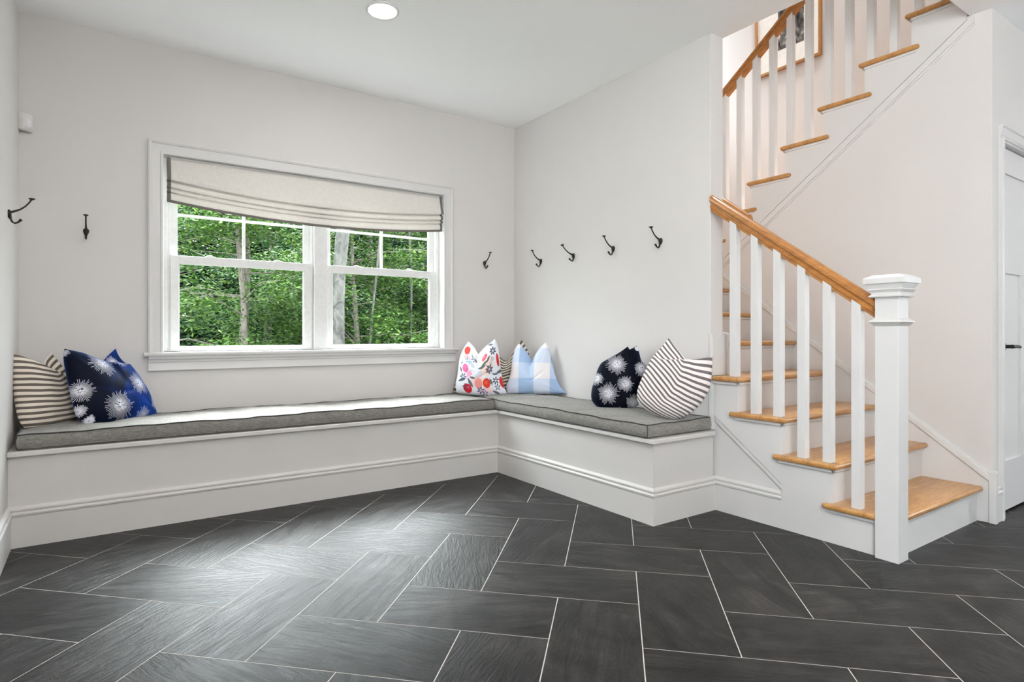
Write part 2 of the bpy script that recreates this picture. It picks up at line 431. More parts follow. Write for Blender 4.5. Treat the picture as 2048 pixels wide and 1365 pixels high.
# ceiling with the stairwell opening
OX, OY = .611, -2.312
mb = MB().box(XL-T, OX, YF, YB+T, ZC, 3.03).box(OX, XR+T, YF, OY, ZC, 3.03).box(OX, .626, OY, YB+.05, ZC, 3.03)
struct('ceiling', mb, CEIL, 'smooth white ceiling with an opening over the stairs')
# upper storey shell round the stairwell
struct('wall_upper_left', MB().box(-1.7, -1.6, -4.1, YB+T, 3.03, 5.5), WALL)
struct('wall_upper_front', MB().box(-1.6, 2.6, -4.1, -4.0, 3.03, 5.5), WALL)
struct('ceiling_upper', MB().box(-1.7, 2.65, -4.1, YB+T, 5.5, 5.65), CEIL)

# baseboards
BP = [(0,0),(.016,0),(.016,.141),(.0115,.1445),(.0115,.147),(.021,.150),(.022,.158),(.017,.165),(.0085,.167),(.0085,.1715),(.016,.1735),(.015,.180),(.008,.187),(.003,.190),(0,.190)]
o = obj('baseboard_left', MB().sweep(BP, [(XL,-3.86),(XL,.016)]), TRIM, smooth=True); tag(o, 'white moulded baseboard along the left wall', kind='structure')
o = obj('baseboard_door', MB().sweep(BP, [(1.527,-2.41),(1.60,-2.41)]), TRIM, smooth=True); tag(o, 'short white baseboard beside the door casing', kind='structure')
o = obj('baseboard_far', MB().sweep(BP, [(2.63,-2.41),(XR,-2.41),(XR,YF)]), TRIM, smooth=True); tag(o, kind='structure')
# corner plinth and the sloping skirting on the stair wall
struct('trim_1', MB().box(1.497, 1.527, -2.432, -2.40, 0, .262).square_stack(1.512, -2.416, [(.016,.262),(.016,.268),(.010,.277)]), TRIM, 'small white plinth block at the wall corner', bevel=.002)
def skz(y): return .268+.745*(y+2.401)
y0, y1 = -2.402, -.60
mb = MB().prism([(y0,0),(y0,skz(y0)-.045),(y1,skz(y1)-.045),(y1,1.5),(y1,.0)], 0, SX-.012, SX+.001)
mb.prism([(y0,skz(y0)-.048),(y0,skz(y0)-.012),(y1,skz(y1)-.012),(y1,skz(y1)-.048)], 0, SX-.022, SX)
mb.prism([(y0,skz(y0)-.014),(y0,skz(y0)),(y1,skz(y1)),(y1,skz(y1)-.014)], 0, SX-.014, SX)
struct('trim_2', mb, TRIM, 'sloping white skirting board beside the lower stairs', bevel=.003)
# moulding under the upper stringer
def band(x0, x1, ya, yb, off0, off1): return [(ya, strz(ya)+off0), (yb, strz(yb)+off0), (yb, strz(yb)+off1), (ya, strz(ya)+off1)]
mb = MB().prism(band(0,0,-.62,-2.335,-.052,-.006), 0, SX-.016, SX+.01)
mb.prism(band(0,0,-.62,-2.335,-.064,-.050), 0, SX-.008, SX+.01)
struct('trim_3', mb, TRIM, 'thin white moulding running up below the upper stringer', bevel=.003)

# ------------------------------------------------------------------ door_1 : panel door in its casing
def door():
    e = empty('door_1', (2.11, -2.40, 0)); tag(e, 'white panel door with black lever handle at the right edge', kind='structure')
    yf = -2.385
    mb = MB(); st = .087
    x0, x1 = DX0, DX1; xm = (x0+x1)/2
    mb.box(x0, x0+st, yf, yf+.035, .012, DZ-.004).box(x1-st, x1, yf, yf+.035, .012, DZ-.004)
    for z0, z1 in ((.012,.289),(1.333,1.457),(1.889,DZ-.004)): mb.box(x0+st, x1-st, yf, yf+.035, z0, z1)
    mb.box(xm-.05, xm+.05, yf, yf+.035, .289, 1.333)
    mb.box(x0+st-.005, x1-st+.005, yf+.011, yf+.025, .28, 1.90)
    obj('door_slab', mb, TRIM, e, bevel=.0015)
    cas = MB()
    prof = [(.0,.0),(.0,.020),(.012,.024),(.016,.018),(.055,.015),(.062,.010),(.068,.010),(.068,0)]
    zt = DZ+.012
    def side(xo, sgn):
        P = [(xo+sgn*(a), -2.41-b) for a, b in prof]
        cas.prism(P, 2, 0, zt+.0015)
    side(1.572+.03, 1); side(DX1+.015+.068+.012, -1)
    P = [(-2.41-b, zt+.068-a+.002) for a, b in prof]
    cas.prism(P, 0, 1.602, DX1+.095)
    obj('casing', cas, TRIM, e)
    jm = MB().box(DX0-.03, DX0-.003, -2.412, -2.30, 0, DZ+.02).box(DX1+.003, DX1+.03, -2.412, -2.30, 0, DZ+.02).box(DX0-.03, DX1+.03, -2.412, -2.30, DZ+.003, DZ+.03)
    jm.box(DX0-.01, DX0+.0, -2.35, -2.335, 0, DZ).box(DX0-.01, DX1+.01, -2.35, -2.335, DZ-.008, DZ+.01)
    obj('door_frame', jm, TRIM, e)
    hz, hx = .925, 1.747
    h = MB().lathe([(.001,-.014),(.020,-.014),(.027,-.008),(.029,0)], (hx, yf, hz), 'Y', 28)
    h.tube([(hx,yf-.010,hz),(hx,yf-.045,hz)], [.010,.010], 14)
    h.tube([(hx-.008,yf-.046,hz),(hx+.02,yf-.048,hz),(hx+.06,yf-.048,hz+.001),(hx+.115,yf-.047,hz-.003)], [.011,.010,.009,.0085], 14)
    tag(obj('handle', h, BLACK, e, smooth=True), 'matte black lever handle')
door()

# ------------------------------------------------------------------ window_1
def window():
    e = empty('window_1', (-1.107, YB, .885)); tag(e, 'white double sash window looking onto green woods', kind='structure')
    x0, x1, z0, z1 = WN['x0'], WN['x1'], WN['z0'], WN['z1']
    # casing: flat with a raised outer band and inner bead, mitred
    prof = [(-.080,0),(-.080,.022),(-.072,.026),(-.062,.022),(-.058,.016),(-.018,.014),(-.012,.019),(-.003,.019),(0,.014),(0,0)]
    path = [(x0,z0),(x0,z1),(x1,z1),(x1,z0)]
    n = len(prof); V = []; Fc = []
    dirs = [Vector((1,0)), Vector((1,-1)), Vector((-1,-1)), Vector((-1,0))]
    for (px, pz), d in zip(path, dirs):
        for o, h in prof: V.append((px+d.x*o, YB-h, pz+d.y*o))
    for i in range(3):
        for j in range(n):
            jj = (j+1) % n; Fc.append((i*n+j, i*n+jj, (i+1)*n+jj, (i+1)*n+j))
    Fc += [tuple(range(n)), tuple(range(3*n, 4*n))[::-1]]
    mesh_obj('casing', V, Fc, TRIM, e, smooth=True, sharp=25)
    st = MB().prism([(YB-.045,z0-.024),(YB-.050,z0-.012),(YB-.045,z0),(YB+.08,z0),(YB+.08,z0-.024)], 0, -2.152, -.040)
    obj('window_sill', st, TRIM, e, bevel=.003)
    ap = MB().prism([(YB,.775),(YB-.018,.775),(YB-.021,.779),(YB-.018,.786),(YB-.016,.822),(YB-.021,.828),(YB-.023,.838),(YB-.034,.846),(YB-.036,.861),(YB,.861)], 0, -2.128, -.062)
    obj('apron', ap, TRIM, e, smooth=True, sharp=25)
    jb = MB().box(x0-.019, x0, YB-.002, YB+T, z0-.02, z1+.019).box(x1, x1+.019, YB-.002, YB+T, z0-.02, z1+.019).box(x0, x1, YB-.002, YB+T, z1, z1+.019).box(x0-.02, x1+.02, YB+.05, YB+T, z0-.03, z0)
    obj('jamb', jb, TRIM, e)
    # vinyl frames of the two units, centre mullion
    fr = MB()
    ya, yb = YB+.062, YB+.135
    for a, b, sa, sb in ((x0, -1.0955, -2.0075, -1.1525), (-1.0945, x1, -1.0465, -.1875)):
        fr.box(a+.0005, a+.028, ya, yb, z0+.0005, z1-.0005).box(b-.028, b-.0005, ya, yb, z0+.0005, z1-.0005)
        fr.box(a+.028, b-.028, ya+.001, yb, z1-.028, z1-.001).box(a+.028, b-.028, ya+.001, yb, z0+.001, z0+.0125)
        fr.box(a+.028, sa, ya+.014, yb-.001, z0+.0125, z1-.028)
        if sb < b-.028: fr.box(sb, b-.028, ya+.014, yb-.001, z0+.0125, z1-.028)
    fr.box(-1.142, -1.048, YB+.045, YB+.061, z0+.001, z1-.001)
    obj('window_frame', fr, VINYL, e, bevel=.002)
    for a, b, ga_, gb_ in ((-2.008,-1.152,-1.961,-1.205),(-1.046,-.188,-1.007,-.242)):
        # lower sash, nearer the room
        y0_, y1_ = YB+.066, YB+.096
        s = MB().box(a, ga_, y0_, y1_, .897, 1.476).box(gb_, b, y0_, y1_, .897, 1.476).box(ga_, gb_, y0_, y1_, .897, .916).box(ga_, gb_, y0_, y1_, 1.424, 1.476)
        s.box(ga_, gb_, y0_+.004, y0_+.01, .910, .918).box(ga_, ga_+.004, y0_+.006, y1_-.004, .914, 1.426).box(gb_-.004, gb_, y0_+.006, y1_-.004, .914, 1.426)
        so = obj('lower_sash', s, VINYL, e, bevel=.002)
        obj('glass_pane', MB().box(ga_, gb_, YB+.082, YB+.086, .912, 1.43), GLASS, so)
        lk = MB()
        for t in (.26, .74):
            cx = a+(b-a)*t
            lk.box(cx-.030, cx+.030, YB+.068, YB+.088, 1.476, 1.481).box(cx-.020, cx+.012, YB+.070, YB+.082, 1.481, 1.488)
        obj('sash_lock', lk, VINYL, so, bevel=.002)
        y0_, y1_ = YB+.100, YB+.130
        ha, hb = ga_-.004, gb_+.008
        s = MB().box(a-.012, ha, y0_, y1_, 1.44, 2.04).box(hb, b+.012, y0_, y1_, 1.44, 2.04).box(ha, hb, y0_, y1_, 1.44, 1.472).box(ha, hb, y0_, y1_, 2.0, 2.04)
        so = obj('upper_sash', s, VINYL, e, bevel=.002)
        obj('glass_pane', MB().box(ha, hb, YB+.114, YB+.118, 1.46, 2.01), GLASS, so)
        xm = (ha+hb)/2
        m_ = MB().box(xm-.009, xm+.009, YB+.108, YB+.124, 1.472, 2.0).box(ha, xm-.009, YB+.1085, YB+.1235, 1.722, 1.740).box(xm+.009, hb, YB+.1085, YB+.1235, 1.722, 1.740)
        obj('muntin', m_, VINYL, so)
window()
mb = MB()
for x in (sw['x0'], sw['x1']-.06): mb.box(x, x+.06, YB+.05, YB+.11, sw['z0'], sw['z1'])
mb.box(sw['x0'], sw['x1'], YB+.05, YB+.11, sw['z0'], sw['z0']+.06).box(sw['x0'], sw['x1'], YB+.05, YB+.11, sw['z1']-.06, sw['z1'])
struct('window_added_landing', mb, VINYL)

# ------------------------------------------------------------------ roman shade
def shade():
    e = empty('roman_shade', (-1.088, YB, 1.74)); tag(e, 'off-white linen roman shade with grey edging, sagging over the window', 'window shade')
    X0, X1 = -2.030, -.170
    def sag(x): t = (x-(X0+X1)/2)/((X1-X0)/2); return .058*(1-t*t)
    # (depth into the room, z, how much of the sag acts here)
    P = [(.000,2.052,0),(.004,2.03,.02),(.012,2.0,.12),(.020,1.96,.45),(.028,1.935,.8),(.033,1.922,1),(.029,1.915,1),(.008,1.919,1),(.004,1.912,1),
         (.018,1.902,1),(.026,1.888,1),(.025,1.878,1),(.018,1.873,1),(.004,1.878,1),(.002,1.871,1),(.014,1.862,1),(.021,1.852,1),(.016,1.846,1),(.002,1.850,1),
         (.000,1.843,1),(.010,1.836,1),(.013,1.826,1),(.011,1.81,1),(.009,1.784,1)]
    def surf(xa, xb, i0, i1, off, nx, zc=None):
        V = []; Fc = []; Q = P[i0:i1+1]; 
        if zc: Q = [(.0085+.0,zc,1), P[-1]]
        for i in range(nx+1):
            x = xa+(xb-xa)*i/nx
            t = (x-X0)/(X1-X0)
            for k, (d, z, s) in enumerate(Q):
                wob = .003*math.sin(x*7+z*40)*s
                edge = -.012*s*(1 if .1 < 2.05-z < .2 else .3)*(math.exp(-((x-X0)/.03)**2)+math.exp(-((x-X1)/.03)**2))*0
                V.append((x+edge, YB+.012-d-off-wob*.5, z-s*sag(x)))
        m = len(Q)
        for i in range(nx):
            for k in range(m-1): Fc.append((i*m+k, i*m+k+1, (i+1)*m+k+1, (i+1)*m+k))
        return V, Fc
    def cotton(nt, b):
        a = noise(nt, coords(nt, 'Object', (25,25,500)), 1, 3); c = noise(nt, coords(nt, 'Object', (500,25,25)), 1, 3)
        mx = node(nt, 'ShaderNodeMix', data_type='FLOAT'); mx.inputs[0].default_value = .5
        nt.links.new(a.outputs[0], mx.inputs[2]); nt.links.new(c.outputs[0], mx.inputs[3])
        r = ramp(nt, mx.outputs[0], [(.35, lin((212,208,202))), (.65, lin((236,233,228)))]); nt.links.new(r.outputs[0], b.inputs['Base Color'])
        b.inputs['Transmission Weight'].default_value = 0
    lf = fabric('off_white_linen', cotton, .9, 600, .2, .1)
    nt = lf.node_tree; b = nt.nodes['Principled BSDF']; o = nt.nodes['Material Output']
    tl = node(nt, 'ShaderNodeBsdfTranslucent'); tl.inputs[0].default_value = (.82,.79,.74,1); mx = node(nt, 'ShaderNodeMixShader'); mx.inputs[0].default_value = .15
    nt.links.new(b.outputs[0], mx.inputs[1]); nt.links.new(tl.outputs[0], mx.inputs[2]); nt.links.new(mx.outputs[0], o.inputs[0])
    gm = fabric('grey_edging_fabric', lambda nt, b: b.inputs['Base Color'].__setattr__('default_value', (*lin((112,107,102)), 1)), .9, 700, .2)
    V, Fc = surf(X0, X1, 0, len(P)-1, 0, 60)
    o = mesh_obj('shade_fabric', V, Fc, lf, e, smooth=True, sharp=80)
    s = o.modifiers.new('thick', 'SOLIDIFY'); s.thickness = .0015; s.offset = 0
    for nm, xa, xb in (('side_band', X0-.001, X0+.019), ('side_band', X1-.019, X1+.001)):
        V, Fc = surf(xa, xb, 0, len(P)-1, .0016, 3); o = mesh_obj(nm, V, Fc, gm, e, smooth=True, sharp=80)
        s = o.modifiers.new('thick', 'SOLIDIFY'); s.thickness = .0012; s.offset = 0; o['label'] = 'grey fabric edging of the shade'
    V, Fc = surf(X0-.001, X1+.001, 0, 1, .0022, 60, 1.800); o = mesh_obj('hem_band', V, Fc, gm, e, smooth=True, sharp=80)
    s = o.modifiers.new('thick', 'SOLIDIFY'); s.thickness = .0012; s.offset = 0; o['label'] = 'grey fabric hem of the shade'
    obj('head_rail', MB().box(X0+.01, X1-.01, YB+.015, YB+.05, 2.03, 2.06), VINYL, e)
shade()

# ------------------------------------------------------------------ bench
def bench():
    e = empty('corner_bench', (0, 0, 0)); tag(e, 'L-shaped white built-in bench under the window and along the hook wall', 'bench')
    body = MB().prism([(XL+.001,.016),(.016,.016),(.016,-1.431),(WX-.001,-1.431),(WX-.001,YB-.001),(XL+.001,YB-.001)], 2, 0, .424)
    obj('bench_box', body, BENCHP, e)
    cap = MB().prism([(XL+.001,-.012),(-.012,-.012),(-.012,-1.459),(.503,-1.459),(.503,WY),(WX-.001,WY),(WX-.001,YB-.001),(XL+.001,YB-.001)], 2, .424, .448)
    obj('seat_board', cap, BENCHP, e, bevel=.009, seg=4)
    obj('base_moulding', MB().sweep(BP, [(XL,.016),(.016,.016),(.016,-1.431),(.529,-1.431)]), BENCHP, e, smooth=True)
bench()
# ------------------------------------------------------------------ staircase
RISE, RUN = .1895, .2535
def yl(k): return -2.378+RUN*(k-1)                       # nosing of lower tread k
def yu(k): return -.487-RUN*(k-9)                        # nosing of upper tread k
def staircase():
    e = empty('staircase', (1.0, -2.35, 0)); tag(e, 'white two-flight staircase with oak treads and oak handrails', 'staircase')
    th = .027
    for k in range(1, 8):
        y, z = yl(k), RISE*k
        x0 = .483 if k < 5 else .628
        if k < 5: P = [(x0,y),(1.502,y),(1.502,y+.300),(.514,y+.300),(.514,y+.322),(x0,y+.322)]
        else: P = [(x0,y),(1.502,y),(1.502,y+.300),(x0,y+.300)]
        if k == 4: P = [(x0,y),(1.502,y),(1.502,y+.300),(.640,y+.300),(.640,WY-.022),(x0,WY-.022)]
        if k == 1: P = [(x0,y+.086),(.5815,y+.086),(.5815,y),(1.502,y),(1.502,y+.300),(.514,y+.300),(.514,y+.322),(x0,y+.322)]
        t = obj('tread', MB().prism(P, 2, z-th, z), OAK_X, e, bevel=.0125, seg=4)
        c = MB()
        cx0 = .5005 if k < 5 else .64
        c.box(cx0, 1.500, y+.018, y+.034, z-th-.017, z-th)
        if k < 5: c.box(.5005, .516, y+.018, min(y+.30, WY-.02), z-th-.017, z-th)
        obj('cove_moulding', c, TRIM, t, bevel=.005, seg=3)
        obj('riser', MB().box(.5301 if k < 5 else .628, 1.503, y+.030, y+.048, z-RISE, z-th), TRIM, e)
    # landing
    y = yl(8); z = RISE*8
    obj('landing', MB().prism([(.628,y),(1.513,y),(1.513,yu(9)-.03),(2.5,yu(9)-.03),(2.5,YB),(.628,YB)], 2, z-th, z), OAK_X, e, bevel=.012, seg=3)
    obj('riser', MB().box(.628, 1.503, y+.030, y+.048, z-RISE, z-th), TRIM, e)
    # lower open stringer with its sawtooth top
    P = [(-2.300,0),(-2.300,RISE-th)]
    P[0:2] = [(yl(1)+.030,0),(yl(1)+.030,RISE-th)]
    for k in range(2, 5): P += [(yl(k)+.030, RISE*(k-1)-th), (yl(k)+.030, RISE*k-th)]
    def d(y): return .231+.754*(-1.838-y)*-1
    P += [(WY-.001, RISE*4-th), (WY-.001, d(WY)), (-1.838, .231), (-1.838, 0)]
    obj('stringer', MB().prism(P, 0, .513, .530), TRIM, e)
    obj('stringer_panel', MB().prism([(-1.845,0),(-1.845,.30),(WY,.62),(WY,0)], 0, .529, .545), TRIM, e)
    m = MB().prism([(-1.838,.228),(WY-.022,d(WY-.022)-.003),(WY-.022,d(WY-.022)-.034),(-1.838,.197)], 0, .518, .532)
    obj('stringer_moulding', m, TRIM, e, bevel=.003)
    obj('base_moulding', MB().sweep(BP, [(.529,-1.431),(.529,-1.838)]), TRIM, e, smooth=True)
    # boards wrapping the free end of the hook wall
    obj('end_board', MB().box(.500, .640, WY-.020, WY, RISE*4, .995), TRIM, e, bevel=.002)
    obj('end_board', MB().box(.500, .532, WY-.020, WY+.004, .455, RISE*4-th), TRIM, e, bevel=.002)
    pr_ = MB().prism([(WY-.030,RISE*4),(WY-.030,.988),(WY-.022,.999),(WY-.008,1.004),(WY+.01,1.004),(-.60,1.004+.745*.82),(-.60,1.30)], 0, .628, .644)
    obj('wall_side_skirting', pr_, TRIM, e, bevel=.002)
    # newel post
    nx, ny, hw = .533, -2.3385, .0475
    n = obj('newel_post', MB().square_stack(nx, ny, [(hw,0),(hw,1.20)]), TRIM, e, bevel=.0015)
    obj('collar', MB().square_stack(nx, ny, [(hw,1.030),(hw+.006,1.034),(hw+.010,1.040),(hw+.014,1.044),(hw+.020,1.048),(hw+.018,1.053),(hw+.008,1.059),(hw+.003,1.064),(hw,1.066)]), TRIM, n, smooth=True, sharp=20)
    obj('newel_cap', MB().square_stack(nx, ny, [(hw,1.155),(hw+.018,1.158),(hw+.019,1.163),(hw+.010,1.170),(hw+.012,1.178),(hw+.021,1.187),(hw+.023,1.190),(hw+.018,1.194),(hw+.022,1.203),(hw+.026,1.212),(hw+.026,1.216),(hw+.035,1.217),(hw+.035,1.240),(hw+.031,1.243),(hw+.010,1.254),(hw+.004,1.256),(0.001,1.257)]), TRIM, n, smooth=True, sharp=20)
    # balusters
    b2 = .0205
    def rz(y): return 1.768+.7275*(y+1.440)              # top of the lower rail
    for i in range(6):
        y = -2.197+.1276*i
        k = 1 if i < 1 else 2 if i < 3 else 3 if i < 5 else 4
        y += (-.002, .002, .0, .0, .0, .0)[i]
        t = rz(y)-.055
        obj('baluster', MB().loft([[(.531-b2,y-b2,z0),(.531+b2,y-b2,z0),(.531+b2,y+b2,z1),(.531-b2,y+b2,z1)] for z0, z1 in ((RISE*k,RISE*k),(t-b2*.7275,t+b2*.7275))]), TRIM, e, bevel=.0015)
    for i in range(-1, 11):
        y = -.921-.1277*i; k = 10+(i+1)//2
        if y > yu(k)+.0: continue
        z0 = RISE*k; t = 2.832+.755*(-.773-y)-.060
        obj('baluster', MB().loft([[(1.531-b2,y-b2,a),(1.531+b2,y-b2,a),(1.531+b2,y+b2,c),(1.531-b2,y+b2,c)] for a, c in ((z0,z0),(t+b2*.755,t-b2*.755))]), TRIM, e, bevel=.0015)
    # handrails: moulded section swept along the slope
    def rail(name, x, ya, za, yb, zb, w=.030):
        sec = [(-w*.62,0),(w*.62,0),(w*.62,.012),(w*.78,.018),(w*.80,.026),(w*.62,.033),(w*.66,.040),(w,.046),(w*1.04,.056),(w*.92,.068),(w*.6,.077),(w*.25,.080),(-w*.25,.080),(-w*.6,.077),(-w*.92,.068),(-w*1.04,.056),(-w,.046),(-w*.66,.040),(-w*.62,.033),(-w*.80,.026),(-w*.78,.018),(-w*.62,.012)]
        rings = [[(x+a, yy, zz-.090+h*1.13) for a, h in sec] for yy, zz in ((ya,za),(yb,zb))]
        return obj(name, MB().loft(rings), OAK_Y, e, smooth=True, sharp=30)
    rail('handrail', .531, -2.292, rz(-2.292)+.0, WY, rz(WY))
    rail('handrail', 1.531, -.55, 2.832+.755*(-.773+.55), -2.42, 2.832+.755*(-.773+2.42))
    wr = rail('wall_rail', .694, -1.545, 1.672, -.60, 1.672+.7475*.945, .026)
    br = MB()
    for y in (-1.15,): br.tube([(.626,y,1.80),(.665,y,1.80),(.694,y,1.672+.7475*(y+1.545)-.088)], [.008,.007,.007], 10)
    obj('rail_bracket', br, BLACK, wr, smooth=True)
    # upper flight
    for k in range(9, 16):
        y, z = yu(k), RISE*k
        t = obj('tread', MB().prism([(1.485,y),(2.5,y),(2.5,y-.300),(1.516,y-.300),(1.516,y-.325),(1.485,y-.325)], 2, z-th, z), OAK_X, e, bevel=.0125, seg=4)
        c = MB().box(1.501, 2.5, y-.034, y-.018, z-th-.017, z-th).box(1.501, 1.518, y-.305, y-.018, z-th-.017, z-th)
        obj('cove_moulding', c, TRIM, t, bevel=.005, seg=3)
        obj('riser', MB().box(1.5301, 2.5, y-.048, y-.030, z-RISE, z-th), TRIM, e)
    P = []
    for k in range(9, 16): P += [(yu(k)-.030, RISE*(k-1)-th if k > 9 else RISE*8-th), (yu(k)-.030, RISE*k-th)]
    P += [(-2.300, RISE*15-th), (-2.300, strz(-2.300)+.002)]
    P += [(-.60, strz(-.60)+.002), (-.60, RISE*8-th)]
    obj('stringer', MB().prism(P, 0, 1.508, 1.530), TRIM, e)
staircase()

# ------------------------------------------------------------------ bench cushions
def cushion(name, x0, x1, y0, y1, z0, z1, label, seed, nx, ny, pl):
    rnd = random.Random(seed); ph = [rnd.uniform(0, 6) for _ in range(6)]
    e = empty(name, ((x0+x1)/2, (y0+y1)/2, z0)); tag(e, label, 'cushion')
    V = []; Fc = []
    def crown(x, y):
        u = (x-x0)/(x1-x0); v = (y-y0)/(y1-y0)
        ex = min(u*(x1-x0), (1-u)*(x1-x0))/.12; ey = min(v*(y1-y0), (1-v)*(y1-y0))/.12
        c = (1-math.exp(-ex*1.3))*(1-math.exp(-ey*1.3))
        w = .0016*math.sin(x*11+ph[0])*math.sin(y*9+ph[1])+.0022*math.sin(x*4.3+ph[2])+.0015*math.sin(y*5+ph[3])
        if pl == 'x': w += .0030*math.sin(y*46+1.2*math.sin(x*7))*math.exp(-((y-.10)/.28)**2)   # creases across the short cushion
        else: w += .0012*math.sin(x*31+2*math.sin(y*5))*math.exp(-((y-.1)/.2)**2)
        return .017*c+w*(.5+1.2*c)
    def edge(s):                                         # uneven edge of the filling
        return .0030*math.sin(s*7+ph[4])+.0022*math.sin(s*19+ph[5])+.0012*math.sin(s*43+ph[0])
    for j in range(ny+1):
        for i in range(nx+1):
            x = x0+(x1-x0)*i/nx; y = y0+(y1-y0)*j/ny
            V.append((x, y, z1+crown(x, y)+edge(x+y)*.8))
    for j in range(ny):
        for i in range(nx): Fc.append((j*(nx+1)+i, j*(nx+1)+i+1, (j+1)*(nx+1)+i+1, (j+1)*(nx+1)+i))
    rim = [j for j in range(nx+1)]+[j*(nx+1)+nx for j in range(1, ny+1)]+[ny*(nx+1)+i for i in range(nx-1, -1, -1)]+[j*(nx+1) for j in range(ny-1, 0, -1)]
    top = [Vector(V[i]) for i in rim]; c = Vector(((x0+x1)/2, (y0+y1)/2, 0))
    def outn(p):
        n = Vector((0,0,0))
        if p.x < x0+1e-4: n.x -= 1
        if p.x > x1-1e-4: n.x += 1
        if p.y < y0+1e-4: n.y -= 1
        if p.y > y1-1e-4: n.y += 1
        return n.normalized()
    prev = rim; m = len(rim)
    for t in (.12,.35,.65,.88,1.0):
        b = len(V)
        for p in top:
            o = .012*math.sin(math.pi*t)+.0025*math.sin((p.x-p.y)*34+ph[1])*math.sin(math.pi*t)
            q = p+outn(p)*o; V.append((q.x, q.y, p.z+(z0+.001-p.z)*t))
        cur = list(range(b, b+m))
        for i in range(m): Fc.append((prev[i], cur[i], cur[(i+1) % m], prev[(i+1) % m]))
        prev = cur
    Fc.append(tuple(prev))
    mesh_obj('cushion_body', V, Fc, UPH, e, smooth=True, sharp=50)
    for zz in (0, 1):
        pts = [p+outn(p)*.002+Vector((0,0,.001)) for p in top] if zz == 0 else [Vector((p.x, p.y, z0+.006))+outn(p)*.0015 for p in top]
        V2 = []; F2 = []; r = .0033 if zz == 0 else .0026; n = len(pts)
        for i, p in enumerate(pts):
            d = (pts[(i+1) % n]-pts[i-1]).normalized(); a = Vector((d.y, -d.x, 0)).normalized(); b3 = Vector((0,0,1))
            for k in range(6):
                t = k*math.pi/3; V2.append(p+a*(r*math.cos(t))+b3*(r*math.sin(t)))
        for i in range(n):
            for k in range(6): F2.append((i*6+k, i*6+(k+1) % 6, ((i+1) % n)*6+(k+1) % 6, ((i+1) % n)*6+k))
        mesh_obj('piping', V2, F2, PIPING, e, smooth=True, sharp=180)
    # corner seams
    for x, y in ((x0,y0),(x1,y0)):
        s = MB()
        k = Vector((1 if x == x1 else -1, -1, 0)).normalized()
        s.tube([(x+k.x*.003, y+k.y*.003, z1), (x+k.x*.010, y+k.y*.010, (z0+z1)/2), (x+k.x*.003, y+k.y*.003, z0+.004)], .0026, 6)
        obj('corner_seam', s, PIPING, e, smooth=True)
cushion('bench_cushion', -2.682, -.030, .012, .500, .450, .524, 'long grey bench cushion with dark piping under the window', 3, 240, 48, 'y')
cushion('bench_cushion', -.014, .497, -1.418, .500, .450, .520, 'shorter grey bench cushion below the four hooks, running to the stairs', 8, 64, 200, 'x')

